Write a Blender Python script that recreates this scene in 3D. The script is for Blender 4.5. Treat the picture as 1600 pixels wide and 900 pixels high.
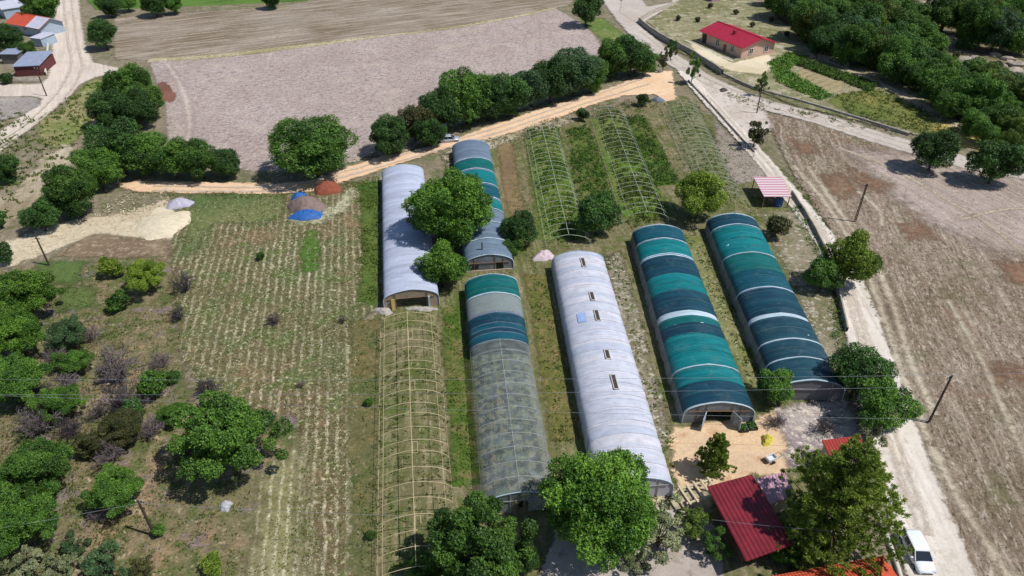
import bpy, bmesh, math, random
import numpy as np
from mathutils import Vector, Matrix
PI = math.pi
R = math.radians
scene = bpy.context.scene
for o in list(bpy.data.objects):
    bpy.data.objects.remove(o)
COL = scene.collection

# ------------------------------------------------------------------ camera, sky, sun, exposure
CAM_H, FPX, PITCH = 60.0, 1081.0, R(35.5)
cam = bpy.data.cameras.new('Camera')
cam.sensor_width = 36.0
cam.lens = FPX / 1600 * 36.0
cam.clip_start, cam.clip_end = 0.5, 5000
camo = bpy.data.objects.new('Camera', cam)
camo.location = (0, 0, CAM_H)
camo.rotation_euler = (PI / 2 - PITCH, 0, 0)
COL.objects.link(camo)
scene.camera = camo

SUN_EL = R(58)
SUN_DIR = Vector((math.cos(R(-17)), math.sin(R(-17)), 0))       # horizontal direction towards the sun
world = bpy.data.worlds.new('World')
scene.world = world
world.use_nodes = True
wn = world.node_tree
wn.nodes.clear()
wo = wn.nodes.new('ShaderNodeOutputWorld')
wb = wn.nodes.new('ShaderNodeBackground')
ws = wn.nodes.new('ShaderNodeTexSky')
ws.sky_type = 'NISHITA'
ws.sun_disc = False
ws.sun_elevation = SUN_EL
ws.sun_rotation = PI / 2 - math.atan2(SUN_DIR.y, SUN_DIR.x)
ws.altitude = 900
ws.air_density = 1.0
ws.dust_density = 0.6
wb.inputs[1].default_value = 0.094
wn.links.new(ws.outputs[0], wb.inputs[0])
wn.links.new(wb.outputs[0], wo.inputs[0])
sl = bpy.data.lights.new('sun', 'SUN')
sl.energy = 4.15
sl.angle = R(0.53)
sl.color = (1.0, 0.975, 0.95)
so = bpy.data.objects.new('sun', sl)
d = Vector((SUN_DIR.x * math.cos(SUN_EL), SUN_DIR.y * math.cos(SUN_EL), math.sin(SUN_EL)))
so.rotation_euler = d.to_track_quat('Z', 'Y').to_euler()
so.location = (40, -10, 90)
COL.objects.link(so)
scene.view_settings.view_transform = 'Standard'
scene.view_settings.look = 'None'
scene.view_settings.exposure = 0.0
scene.view_settings.gamma = 1.0
scene.view_settings.use_curve_mapping = False
scene.cycles.transparent_max_bounces = 20
scene.cycles.max_bounces = 6
scene.cycles.diffuse_bounces = 2
scene.cycles.glossy_bounces = 2
scene.cycles.transmission_bounces = 4

# ------------------------------------------------------------------ pixel (1600x900) to world
def G(px, py, z=0.0):
    du, dv = px - 800, py - 450
    fw = FPX * math.cos(PITCH) - dv * math.sin(PITCH)
    dr = FPX * math.sin(PITCH) + dv * math.cos(PITCH)
    t = (CAM_H - z) / dr
    return Vector((du * t, fw * t, z))
def pxm(P):                                                     # metres covered by one photo pixel at P
    return (P.y * math.cos(PITCH) + (CAM_H - P.z) * math.sin(PITCH)) / FPX
def adir(p, q):                                                 # angle whose +Y axis runs along p->q
    a, b = G(*p), G(*q)
    v = b - a
    return math.atan2(-v.x, v.y)
def lin(c):
    return tuple((x / 255 / 12.92) if x / 255 <= 0.04045 else ((x / 255 + 0.055) / 1.055) ** 2.4 for x in c)

# ------------------------------------------------------------------ node helpers
class NT:
    def __init__(s, name):
        s.m = bpy.data.materials.new(name)
        s.m.use_nodes = True
        s.t = s.m.node_tree
        s.t.nodes.clear()
        s.out = s.n('ShaderNodeOutputMaterial')
        s.p = s.n('ShaderNodeBsdfPrincipled')
        s.l(s.p.outputs[0], s.out.inputs[0])
        s.pos = None
    def n(s, k, **kw):
        x = s.t.nodes.new(k)
        for a, b in kw.items():
            setattr(x, a, b)
        return x
    def l(s, a, b):
        s.t.links.new(a, b)
    def set(s, sock, v):
        if isinstance(v, bpy.types.NodeSocket):
            s.l(v, sock)
        else:
            if hasattr(sock.default_value, '__len__') and hasattr(v, '__len__') and len(v) == 3 and len(sock.default_value) == 4:
                v = tuple(v) + (1,)
            sock.default_value = v
    def P(s):
        if not s.pos:
            s.pos = s.n('ShaderNodeNewGeometry').outputs['Position']
        return s.pos
    def O(s):
        return s.n('ShaderNodeTexCoord').outputs['Object']
    def mapp(s, v, ang=0, scale=(1, 1, 1), loc=(0, 0, 0)):
        m0 = s.n('ShaderNodeMapping')
        m0.inputs['Rotation'].default_value = (0, 0, -ang)
        s.l(v, m0.inputs[0])
        m1 = s.n('ShaderNodeMapping')
        m1.inputs['Scale'].default_value = scale
        m1.inputs['Location'].default_value = loc
        s.l(m0.outputs[0], m1.inputs[0])
        return m1.outputs[0]
    def noise(s, v, scale, detail=4, rough=0.55, dist=0.0):
        x = s.n('ShaderNodeTexNoise')
        x.inputs['Scale'].default_value = scale
        x.inputs['Detail'].default_value = detail
        x.inputs['Roughness'].default_value = rough
        x.inputs['Distortion'].default_value = dist
        s.l(v, x.inputs['Vector'])
        return x.outputs[0]
    def vor(s, v, scale, feat='F1'):
        x = s.n('ShaderNodeTexVoronoi', feature=feat)
        x.inputs['Scale'].default_value = scale
        s.l(v, x.inputs['Vector'])
        return x.outputs[0]
    def mr(s, v, a, b, c=0.0, d=1.0, smooth=False):
        x = s.n('ShaderNodeMapRange')
        if smooth:
            x.interpolation_type = 'SMOOTHSTEP'
        s.set(x.inputs[0], v)
        for i, q in enumerate((a, b, c, d)):
            x.inputs[i + 1].default_value = q
        return x.outputs[0]
    def math(s, op, a, b=0.0, c=None):
        x = s.n('ShaderNodeMath', operation=op)
        s.set(x.inputs[0], a)
        s.set(x.inputs[1], b)
        if c is not None:
            s.set(x.inputs[2], c)
        return x.outputs[0]
    def mix(s, f, a, b, mode='MIX'):
        x = s.n('ShaderNodeMix', data_type='RGBA', blend_type=mode)
        s.set(x.inputs['Factor'], f)
        s.set(x.inputs['A'], a)
        s.set(x.inputs['B'], b)
        return x.outputs['Result']
    def gain(s, col, v):                                        # multiply colour by a value
        x = s.n('ShaderNodeVectorMath', operation='SCALE')
        s.l(col, x.inputs[0])
        s.set(x.inputs['Scale'], v)
        return x.outputs[0]
    def sep(s, v):
        x = s.n('ShaderNodeSeparateXYZ')
        s.l(v, x.inputs[0])
        return x.outputs
    def attr(s, name):
        return s.n('ShaderNodeAttribute', attribute_name=name).outputs['Fac']
    def bump(s, h, strength=0.5, dist=0.1):
        b = s.n('ShaderNodeBump')
        b.inputs['Strength'].default_value = strength
        b.inputs['Distance'].default_value = dist
        s.l(h, b.inputs['Height'])
        s.l(b.outputs[0], s.p.inputs['Normal'])
    def fin(s, col, rough=0.9, metal=0.0, spec=0.3):
        s.set(s.p.inputs['Base Color'], col)
        s.set(s.p.inputs['Roughness'], rough)
        s.p.inputs['Metallic'].default_value = metal
        s.p.inputs['Specular IOR Level'].default_value = spec
        return s.m

def soil(name, c1, c2, c3=None, big=0.06, streak=None, rows=None, specks=(), fine=0.35, bump=0.6, bd=0.12, edge=None, fs=4.0, spec=0.15):
    """two-tone earth with patches, streaks, rows and specks; edge=(amp, width) frays the sheet's border"""
    c1, c2 = lin(c1), lin(c2)
    m = NT(name)
    P = m.P()
    col = m.mix(m.mr(m.noise(P, big, 5, 0.6, 0.4), 0.38, 0.62), c1, c2)
    if streak:
        ang, wx, ly, amt = streak[:4]
        sc = streak[4] if len(streak) > 4 else c3
        v = m.mapp(P, ang, (1 / wx, 1 / ly, 1))
        st = m.noise(v, 1.0, 5, 0.65, 0.2)
        col = m.mix(m.mr(st, 0.46, 0.66, 0, amt), col, lin(sc))
    if rows:
        ang, per, rc, amt = rows
        v = m.mapp(P, ang)
        x = m.sep(v)[0]
        wob = m.math('MULTIPLY', m.noise(P, 0.35, 3), per * 0.8)
        ph = m.math('MULTIPLY', m.math('ADD', x, wob), 2 * PI / per)
        w = m.mr(m.math('SINE', ph), 0.25, 0.95)
        brk = m.mr(m.noise(P, 1.5, 5, 0.75), 0.4, 0.62)
        reg = m.mr(m.noise(P, 0.07, 3, 0.6), 0.35, 0.6)
        f = m.math('MULTIPLY', m.math('MULTIPLY', w, brk), m.math('MULTIPLY', reg, amt))
        col = m.mix(f, col, lin(rc))
    SP = m.mapp(P, streak[0], (1.5, 0.55, 1)) if streak else P
    for sc, lo, hi, c, amt in specks:
        f = m.mr(m.noise(SP if sc > 0.9 else P, sc, 4, 0.66, 0.3), lo, hi, 0, amt)
        col = m.mix(f, col, lin(c))
    fn = m.noise(P, fs, 6, 0.75)
    col = m.gain(col, m.mr(fn, 0.3, 0.7, 1 - fine, 1 + fine))
    f2 = m.noise(P, 1.1, 4, 0.6)
    col = m.gain(col, m.mr(f2, 0.3, 0.7, 1 - fine * 0.4, 1 + fine * 0.4))
    if bump:
        m.bump(m.math('ADD', fn, m.math('MULTIPLY', f2, 0.8)), bump, bd)
    if edge:
        amp, wd = edge
        e = m.math('ADD', m.attr('sdf'), m.math('MULTIPLY', m.math('SUBTRACT', m.noise(P, 0.55, 6, 0.68, 0.6), 0.5), amp * 3.0))
        m.set(m.p.inputs['Alpha'], m.mr(e, -wd, wd, 0, 1, True))
    return m.fin(col, 0.95, 0, spec)

_mc = {}
def paint(name, c, rough=0.6, metal=0.0, var=0.12, scale=1.5, bump=0.0, spec=0.4, c2=None, alpha=1.0, transl=0.0):
    if name in _mc:
        return _mc[name]
    m = NT(name)
    O = m.O()
    n = m.noise(O, scale, 6, 0.65, 0.2)
    col = m.mix(m.mr(n, 0.35, 0.65), lin(c), lin(c2) if c2 else tuple(x * (1 - var * 1.5) for x in lin(c)))
    n2 = m.noise(O, scale * 9, 4, 0.7)
    col = m.gain(col, m.mr(n2, 0.3, 0.7, 1 - var, 1 + var))
    if bump:
        m.bump(n2, bump, 0.03)
    m.fin(col, rough, metal, spec)
    if alpha < 1:
        m.p.inputs['Alpha'].default_value = alpha
    if transl > 0:
        tr = m.n('ShaderNodeBsdfTranslucent')
        m.set(tr.inputs[0], col)
        mx = m.n('ShaderNodeMixShader')
        mx.inputs[0].default_value = transl
        m.l(m.p.outputs[0], mx.inputs[1])
        m.l(tr.outputs[0], mx.inputs[2])
        m.l(mx.outputs[0], m.out.inputs[0])
    _mc[name] = m.m
    return m.m

# ------------------------------------------------------------------ object helpers
def tag(o, label=None, cat=None, group=None, kind=None):
    if label: o['label'] = label
    if cat: o['category'] = cat
    if group: o['group'] = group
    if kind: o['kind'] = kind
    return o
def thing(name, loc, rz, label, cat, group=None):
    o = bpy.data.objects.new(name, None)
    o.empty_display_size = 0.3
    o.location = loc
    o.rotation_euler = (0, 0, rz)
    COL.objects.link(o)
    return tag(o, label, cat, group)
def link(name, me, mat=None, parent=None, loc=None):
    o = bpy.data.objects.new(name, me)
    COL.objects.link(o)
    if mat is not None and len(me.materials) == 0:
        me.materials.append(mat)
    if parent is not None:
        o.parent = parent
    if loc is not None:
        o.location = loc
    return o
def np_mesh(name, V, F, smooth=False, fattr=None, vattr=None):
    V = np.asarray(V, np.float32)
    F = np.asarray(F, np.int32)
    me = bpy.data.meshes.new(name)
    me.vertices.add(len(V))
    me.vertices.foreach_set('co', V.ravel())
    k = F.shape[1]
    me.loops.add(F.size)
    me.loops.foreach_set('vertex_index', F.ravel())
    me.polygons.add(len(F))
    me.polygons.foreach_set('loop_start', np.arange(0, F.size, k, dtype=np.int32))
    me.update(calc_edges=True)
    if smooth:
        me.polygons.foreach_set('use_smooth', np.ones(len(F), bool))
    for nm, arr in (fattr or {}).items():
        a = me.attributes.new(nm, 'FLOAT', 'FACE')
        a.data.foreach_set('value', np.asarray(arr, np.float32))
    for nm, arr in (vattr or {}).items():
        a = me.attributes.new(nm, 'FLOAT', 'POINT')
        a.data.foreach_set('value', np.asarray(arr, np.float32))
    me.validate()
    return me

class MB:
    """collects shapes, then builds ONE mesh object"""
    def __init__(s):
        s.v, s.f = [], []
    def add(s, vs, fs):
        b = len(s.v)
        s.v += [tuple(x) for x in vs]
        s.f += [tuple(i + b for i in f) for f in fs]
    def box(s, c, size, rz=0.0, M=None):
        x, y, z = [q / 2 for q in size]
        vs = [Vector((a * x, b * y, e * z)) for a in (-1, 1) for b in (-1, 1) for e in (-1, 1)]
        rot = Matrix.Rotation(rz, 3, 'Z') if M is None else M
        vs = [rot @ v + Vector(c) for v in vs]
        s.add(vs, [(0, 1, 3, 2), (4, 6, 7, 5), (0, 4, 5, 1), (2, 3, 7, 6), (0, 2, 6, 4), (1, 5, 7, 3)])
    def tube(s, pts, r, n=6, r2=None, cap=True):
        pts = [Vector(p) for p in pts]
        m = len(pts)
        base = len(s.v)
        up = None
        for i, p in enumerate(pts):
            t = (pts[min(i + 1, m - 1)] - pts[max(i - 1, 0)]).normalized()
            if up is None:
                up = Vector((0, 0, 1)) if abs(t.z) < 0.9 else Vector((1, 0, 0))
            a = t.cross(up)
            if a.length < 1e-4:
                a = t.cross(Vector((0.3, 1, 0.1)))
            a.normalize()
            b = t.cross(a).normalized()
            rr = r if r2 is None else r + (r2 - r) * i / (m - 1)
            for k in range(n):
                q = 2 * PI * k / n
                s.v.append(tuple(p + a * rr * math.cos(q) + b * rr * math.sin(q)))
        for i in range(m - 1):
            for k in range(n):
                k2 = (k + 1) % n
                s.f.append((base + i * n + k, base + i * n + k2, base + (i + 1) * n + k2, base + (i + 1) * n + k))
        if cap:
            s.f.append(tuple(base + k for k in range(n))[::-1])
            s.f.append(tuple(base + (m - 1) * n + k for k in range(n)))
    def slab(s, quad, th, down=True):
        """a plate of real thickness from corner points"""
        q = [Vector(p) for p in quad]
        nrm = (q[1] - q[0]).cross(q[2] - q[0]).normalized()
        if nrm.z < 0: nrm = -nrm
        lo = [p - nrm * th for p in q]
        n = len(q)
        s.add(q + lo, [tuple(range(n)), tuple(range(2 * n - 1, n - 1, -1))] + [(i, (i + 1) % n, n + (i + 1) % n, n + i) for i in range(n)])
    def mesh(s, name='m', smooth=False):
        me = bpy.data.meshes.new(name)
        me.from_pydata(s.v, [], s.f)
        bm = bmesh.new()
        bm.from_mesh(me)
        bmesh.ops.recalc_face_normals(bm, faces=bm.faces)
        bm.to_mesh(me)
        bm.free()
        if smooth:
            me.polygons.foreach_set('use_smooth', [True] * len(me.polygons))
        return me
    def build(s, name, mat, parent=None, smooth=False, loc=None):
        return link(name, s.mesh(name, smooth), mat, parent, loc)

# ------------------------------------------------------------------ ground sheets
_layer = [0]
def nextz():
    _layer[0] += 1
    return 0.004 * _layer[0]
def seg_dist(P, A, B):
    d = B - A
    t = np.clip(((P - A) @ d) / max(1e-9, d @ d), 0, 1)
    return np.linalg.norm(P - (A + t[:, None] * d), axis=1)
def poly_sdf(P, poly):
    n = len(poly)
    dmin = np.full(len(P), 1e9)
    inside = np.zeros(len(P), bool)
    for i in range(n):
        A, B = poly[i], poly[(i + 1) % n]
        dmin = np.minimum(dmin, seg_dist(P, A, B))
        c = (A[1] > P[:, 1]) != (B[1] > P[:, 1])
        xi = (B[0] - A[0]) * (P[:, 1] - A[1]) / (B[1] - A[1] + 1e-12) + A[0]
        inside ^= c & (P[:, 0] < xi)
    return np.where(inside, dmin, -dmin)
def wpoly(px):
    return np.array([[G(x, y).x, G(x, y).y] for x, y in px])
def sheet(name, px, mat, step=1.0, margin=2.5, kind='structure'):
    poly = wpoly(px)
    lo, hi = poly.min(0) - margin, poly.max(0) + margin
    nx, ny = int((hi[0] - lo[0]) / step) + 2, int((hi[1] - lo[1]) / step) + 2
    xs, ys = lo[0] + np.arange(nx) * step, lo[1] + np.arange(ny) * step
    X, Y = np.meshgrid(xs, ys)
    P = np.stack([X.ravel(), Y.ravel()], 1)
    sd = poly_sdf(P, poly)
    I = np.arange(nx * ny).reshape(ny, nx)
    F = np.stack([I[:-1, :-1].ravel(), I[:-1, 1:].ravel(), I[1:, 1:].ravel(), I[1:, :-1].ravel()], 1)
    F = F[(sd[F] > -margin).any(1)]
    used = np.unique(F)
    mp = np.zeros(nx * ny, np.int64)
    mp[used] = np.arange(len(used))
    z = nextz()
    V = np.column_stack([P[used], np.full(len(used), z)])
    me = np_mesh(name, V, mp[F], vattr={'sdf': sd[used]})
    o = link(name, me, mat)
    o['kind'] = kind
    return o
def smooth_line(P, n=8):
    P = [np.array(p, float) for p in P]
    Q = [2 * P[0] - P[1]] + P + [2 * P[-1] - P[-2]]
    out = []
    for i in range(1, len(Q) - 2):
        for k in range(n):
            t = k / n
            a, b, c, d_ = Q[i - 1], Q[i], Q[i + 1], Q[i + 2]
            out.append(0.5 * (2 * b + (c - a) * t + (2 * a - 5 * b + 4 * c - d_) * t * t + (3 * b - 3 * c + d_ - a) * t ** 3))
    out.append(P[-1])
    return np.array(out)
def ribbon(name, px, widths, mat, margin=1.0, kind='structure'):
    if not hasattr(widths, '__len__'):
        widths = [widths] * len(px)
    L = smooth_line([(G(x, y).x, G(x, y).y, w) for (x, y), w in zip(px, widths)], 8)
    V, sd = [], []
    for i in range(len(L)):
        t = L[min(i + 1, len(L) - 1), :2] - L[max(i - 1, 0), :2]
        t /= np.linalg.norm(t) + 1e-9
        nrm = np.array([-t[1], t[0]])
        w = L[i, 2] / 2
        for q in (-w - margin, -w, 0, w, w + margin):
            V.append(L[i, :2] + nrm * q)
            sd.append(w - abs(q))
    F = [(i * 5 + k, i * 5 + k + 1, i * 5 + 6 + k, i * 5 + 5 + k) for i in range(len(L) - 1) for k in range(4)]
    V = np.column_stack([np.array(V), np.full(len(V), nextz())])
    o = link(name, np_mesh(name, V, F, vattr={'sdf': sd}), mat)
    o['kind'] = kind
    return o

# base ground
GRASSY = (104, 100, 66)
gm = soil('ground_dry', (140, 126, 108), (106, 104, 76), big=0.03, streak=(R(20), 1.5, 12, 0.45, (158, 146, 122)),
          specks=[(0.25, 0.5, 0.64, (84, 94, 48), 0.75), (0.9, 0.55, 0.68, (172, 158, 134), 0.6), (3.0, 0.56, 0.7, (66, 72, 40), 0.5)], fine=0.4)
V = [(-1500, -600, 0), (1500, -600, 0), (1500, 2600, 0), (-1500, 2600, 0)]
g = link('ground', np_mesh('ground', V, [(0, 1, 2, 3)]), gm)
g['kind'] = 'structure'

A_top = adir((235, 92), (870, 12))
A_mid = adir((545, 560), (548, 870))
A_rf = adir((1360, 440), (1480, 800))
A_rf2 = adir((1330, 240), (1600, 400))
A_gh = adir((718, -200), (903, 392))

# far fields
sheet('green_field', [(150, 16), (480, 2), (520, -40), (100, -40)], soil('green_field', (92, 122, 52), (70, 104, 40), streak=(A_top, 1.2, 30, 0.5, (112, 132, 66)), edge=(0.9, 0.3)), 2)
sheet('stubble_field', [(178, 26), (420, 12), (540, -6), (700, -40), (930, -40), (890, 8), (870, 12), (760, 36), (560, 60), (400, 82), (232, 95), (178, 92)],
      soil('dark_stubble', (142, 130, 114), (118, 104, 84), streak=(A_top, 0.9, 20, 0.9, (182, 168, 152)), specks=[(0.5, 0.56, 0.7, (104, 100, 60), 0.5)], fine=0.35, edge=(1.0, 0.5)), 2)
sheet('ploughed_field', [(232, 96), (400, 84), (560, 60), (760, 34), (868, 12), (925, 48), (940, 75), (938, 110), (905, 140), (820, 170), (700, 195), (640, 235), (580, 245), (500, 265), (395, 268), (300, 250), (262, 215), (258, 160)],
      soil('ploughed_soil', (190, 174, 166), (176, 160, 150), streak=(A_top, 0.6, 12, 0.5, (150, 134, 126)), specks=[(1.1, 0.5, 0.62, (138, 120, 112), 0.8), (0.12, 0.52, 0.66, (196, 180, 166), 0.6)], fine=0.34, bump=1.0, bd=0.35, fs=1.6, edge=(0.8, 0.4)), 1.5)
ribbon('field_border', [(232, 94), (330, 88), (420, 78), (520, 66), (600, 56), (700, 44), (800, 27), (870, 12)], [3.5, 3.5, 4, 3, 2, 2, 2.5, 2],
       soil('border_straw', (192, 180, 152), (160, 150, 112), specks=[(1.0, 0.5, 0.6, (120, 112, 74), 0.7)], edge=(1.2, 0.6)))
ribbon('wheel_track', [(262, 100), (285, 140), (296, 190), (290, 235)], [1.2, 1.5, 1.5, 1], soil('faint_track', (196, 182, 170), (182, 166, 154), edge=(0.9, 0.9)))

sheet('grass_verge', [(905, 30), (942, 28), (985, 62), (1010, 78), (985, 86), (940, 84), (945, 66)], soil('verge_top', (84, 112, 46), (112, 122, 66), specks=[(0.6, 0.54, 0.66, (160, 146, 116), 0.7)], edge=(1.6, 0.8)), 1.5)
# left road, verges
pale = soil('pale_dirt', (210, 196, 182), (192, 178, 164), streak=(adir((110, 10), (100, 140)), 0.8, 14, 0.6, (228, 214, 194)), specks=[(0.8, 0.58, 0.7, (170, 154, 136), 0.5)], fine=0.13, bump=0.3, edge=(0.8, 0.5))
sheet('dirt_road', [(86, -30), (120, -30), (126, 30), (132, 68), (146, 98), (186, 106), (184, 114), (150, 120), (124, 132), (112, 148), (86, 170), (48, 200), (0, 238), (-60, 275), (-60, 235), (0, 205), (38, 178), (66, 155), (50, 150), (0, 152), (-60, 155), (-60, 128), (0, 132), (62, 132), (76, 122), (80, 90), (86, 40)], pale, 1.5)
sheet('grey_yard', [(-40, 150), (60, 152), (66, 162), (34, 180), (-40, 200)], soil('grey_dirt', (150, 142, 136), (172, 162, 150), specks=[(0.8, 0.5, 0.62, (112, 106, 98), 0.6)], edge=(1.2, 0.6)), 1.5)
sheet('grass_verge', [(60, 185), (95, 172), (130, 132), (168, 118), (150, 160), (140, 200), (100, 235), (60, 225)], soil('verge_green', (112, 124, 66), (140, 132, 92), specks=[(0.6, 0.52, 0.64, (176, 160, 126), 0.7)], edge=(1.6, 0.8)), 1.5)
sheet('bare_slope', [(70, 240), (110, 225), (118, 250), (90, 290), (50, 320), (20, 350), (-40, 380), (-40, 300), (20, 310)], soil('pale_slope', (190, 176, 152), (152, 138, 112), streak=(adir((110, 225), (20, 350)), 1.5, 10, 0.5, (120, 108, 84)), edge=(2.2, 0.9)), 1.5)
sheet('dirt_track', [(-20, 385), (30, 372), (80, 352), (140, 340), (200, 330), (262, 312), (285, 322), (288, 345), (262, 372), (215, 372), (150, 366), (105, 384), (60, 400), (30, 412), (-20, 430)],
      soil('track_pale', (210, 196, 168), (188, 172, 144), specks=[(1.3, 0.52, 0.66, (140, 122, 96), 0.7)], fine=0.3, edge=(1.6, 0.5)), 1)
sheet('gravel_patch', [(218, 345), (250, 322), (288, 330), (296, 340), (290, 358), (270, 374), (240, 382), (222, 374), (214, 358)],
      soil('fresh_gravel', (224, 210, 180), (208, 194, 164), specks=[(1.2, 0.56, 0.7, (184, 168, 138), 0.6)], fine=0.18, edge=(1.4, 0.5)), 0.8)
sheet('bare_soil', [(150, 366), (215, 374), (262, 372), (270, 400), (250, 415), (180, 405), (90, 400), (110, 384)], soil('brown_bank', (122, 104, 84), (150, 132, 106), specks=[(0.9, 0.52, 0.62, (178, 160, 134), 0.6)], edge=(1.4, 0.7)), 1)
sheet('red_soil', [(246, 130), (258, 128), (276, 150), (268, 162), (252, 156)], soil('red_soil', (134, 94, 78), (118, 80, 68), fine=0.3, edge=(0.9, 0.4)), 1)

# orchard soil left
sheet('orchard_soil', [(-60, 420), (60, 420), (240, 400), (285, 420), (280, 470), (285, 560), (300, 640), (470, 640), (475, 700), (430, 780), (395, 850), (380, 950), (-60, 950)],
      soil('orchard', (134, 118, 92), (102, 102, 66), big=0.05, specks=[(0.16, 0.54, 0.64, (164, 134, 106), 0.7), (0.3, 0.48, 0.6, (86, 98, 52), 0.9), (1.4, 0.54, 0.66, (104, 84, 68), 0.7), (0.25, 0.56, 0.64, (126, 110, 110), 0.85), (1.0, 0.6, 0.7, (196, 178, 150), 0.6)], fine=0.48, edge=(1.6, 0.8)), 1.2)
sheet('grass_patch', [(60, 410), (130, 408), (128, 440), (70, 445)], soil('patch_green', (84, 106, 56), (100, 110, 62), edge=(1.6, 1.0)), 1)
sheet('grass_patch', [(85, 452), (150, 450), (148, 480), (95, 488)], bpy.data.materials['patch_green'], 1)

# middle field with rows
sheet('crop_field', [(272, 312), (400, 306), (480, 300), (560, 282), (592, 276), (594, 480), (562, 500), (556, 560), (552, 680), (560, 950), (375, 950), (392, 860), (428, 780), (470, 705), (466, 650), (330, 625), (285, 560), (270, 420)],
      soil('crop_rows', (98, 100, 66), (112, 96, 70), big=0.06, rows=(A_mid, 1.15, (214, 206, 174), 0.9),
           specks=[(0.2, 0.52, 0.62, (84, 104, 52), 0.65), (0.13, 0.57, 0.68, (136, 112, 84), 0.7), (1.9, 0.55, 0.68, (200, 192, 152), 0.75), (2.4, 0.58, 0.7, (50, 56, 32), 0.85)], fine=0.55, edge=(1.0, 0.4)), 1)
sheet('grass_patch', [(300, 305), (440, 300), (450, 330), (420, 350), (330, 350), (300, 400), (282, 400)], soil('patch_dull', (86, 104, 60), (112, 116, 72), specks=[(1.4, 0.56, 0.68, (190, 182, 150), 0.5)], edge=(2.2, 1.2)), 1)
sheet('straw_strip', [(415, 730), (470, 700), (480, 950), (380, 950)], soil('straw_dense', (166, 158, 124), (128, 124, 84), rows=(A_mid, 1.0, (222, 214, 182), 1.0), specks=[(2.2, 0.5, 0.62, (106, 106, 58), 0.8)], edge=(2.6, 2.0)), 1)
ribbon('straw_line', [(547, 540), (549, 640), (551, 760), (549, 900)], [0.9, 0.8, 0.9, 1.0], soil('straw_line', (208, 200, 164), (190, 182, 146), specks=[(1.5, 0.5, 0.62, (130, 124, 86), 0.7)], edge=(0.5, 0.3)))
ribbon('dry_grass', [(574, 500), (572, 640), (578, 760), (580, 920)], [4.4, 4.2, 4.2, 4.0], soil('dry_verge', (112, 100, 64), (90, 96, 60), specks=[(0.5, 0.54, 0.66, (134, 112, 76), 0.7), (0.25, 0.52, 0.62, (76, 92, 48), 0.8), (1.5, 0.56, 0.68, (150, 138, 106), 0.6)], edge=(1.0, 0.5)))
ribbon('grass_strip', [(487, 360), (485, 395), (484, 425)], [1.6, 2.8, 2.0], soil('lush_a', (72, 108, 40), (90, 112, 52), edge=(0.8, 0.5)))
sheet('grass_strip', [(560, 290), (591, 282), (592, 480), (562, 470), (566, 380)], soil('lush_b', (66, 96, 36), (96, 108, 52), specks=[(0.6, 0.55, 0.68, (104, 108, 56), 0.6)], edge=(1.0, 0.5)), 1)
sheet('pale_rubble_ground', [(455, 340), (520, 325), (545, 295), (560, 300), (540, 330), (500, 350), (470, 352)], soil('lime_dust', (206, 200, 178), (160, 156, 120), specks=[(1.4, 0.5, 0.6, (118, 116, 76), 0.8)], edge=(1.5, 0.6)), 1)

# greenhouse plot
sheet('plot_soil', [(594, 484), (680, 470), (690, 300), (700, 240), (800, 205), (905, 178), (1000, 160), (1070, 150), (1110, 185), (1180, 262), (1262, 350), (1300, 440), (1322, 540), (1330, 640), (1350, 760), (1250, 850), (1200, 950), (590, 950)],
      soil('plot_soil', (116, 108, 78), (92, 98, 54), big=0.05, streak=(A_gh, 0.8, 9, 0.6, (156, 142, 112)), specks=[(0.3, 0.52, 0.62, (80, 96, 40), 0.7), (1.6, 0.58, 0.7, (176, 164, 138), 0.6)], fine=0.4, edge=(1.0, 0.5)), 1)
lush = soil('lush_c', (66, 98, 32), (96, 104, 52), specks=[(0.35, 0.5, 0.6, (124, 112, 74), 0.8), (0.8, 0.54, 0.66, (104, 112, 50), 0.6), (3, 0.56, 0.7, (42, 66, 20), 0.7)], edge=(0.9, 0.5))
ribbon('grass_strip', [(707, 480), (712, 560), (720, 650), (728, 760)], [3.0, 3.0, 2.8, 3.0], lush)
ribbon('grass_strip', [(992, 185), (1012, 230), (1040, 290)], [5, 5.5, 5], lush)
ribbon('grass_strip', [(905, 200), (920, 260), (935, 320)], [5, 5.5, 5], lush)
ribbon('grass_strip', [(948, 185), (975, 250), (1010, 340)], [7, 8.5, 8.5], soil('lush_d', (90, 118, 44), (112, 116, 58), specks=[(0.8, 0.54, 0.66, (140, 132, 84), 0.6), (3, 0.56, 0.7, (52, 72, 26), 0.6)], edge=(1.2, 0.7)))
ribbon('grass_strip', [(846, 200), (862, 280), (878, 375)], [7, 8, 8], soil('lush_f', (82, 114, 42), (104, 112, 56), specks=[(0.8, 0.54, 0.66, (136, 128, 84), 0.6), (3, 0.56, 0.7, (52, 72, 26), 0.6)], edge=(1.2, 0.7)))
ribbon('grass_strip', [(1066, 165), (1100, 240), (1140, 310)], [7, 8, 8], soil('lush_e', (96, 104, 62), (120, 116, 86), specks=[(1.2, 0.54, 0.66, (84, 98, 48), 0.7), (2, 0.56, 0.7, (176, 168, 144), 0.6)], edge=(1.2, 0.7)))
ribbon('soil_strip', [(790, 225), (800, 300), (812, 340)], [3, 3, 3], soil('brown_strip', (140, 118, 86), (118, 100, 72), edge=(0.9, 0.5)))
ribbon('grass_strip', [(835, 430), (855, 530), (885, 690)], [3.4, 3.2, 3.2], soil('strip_mix', (110, 104, 62), (92, 98, 44), specks=[(0.6, 0.52, 0.62, (140, 118, 84), 0.7)], edge=(0.8, 0.5)))
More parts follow.
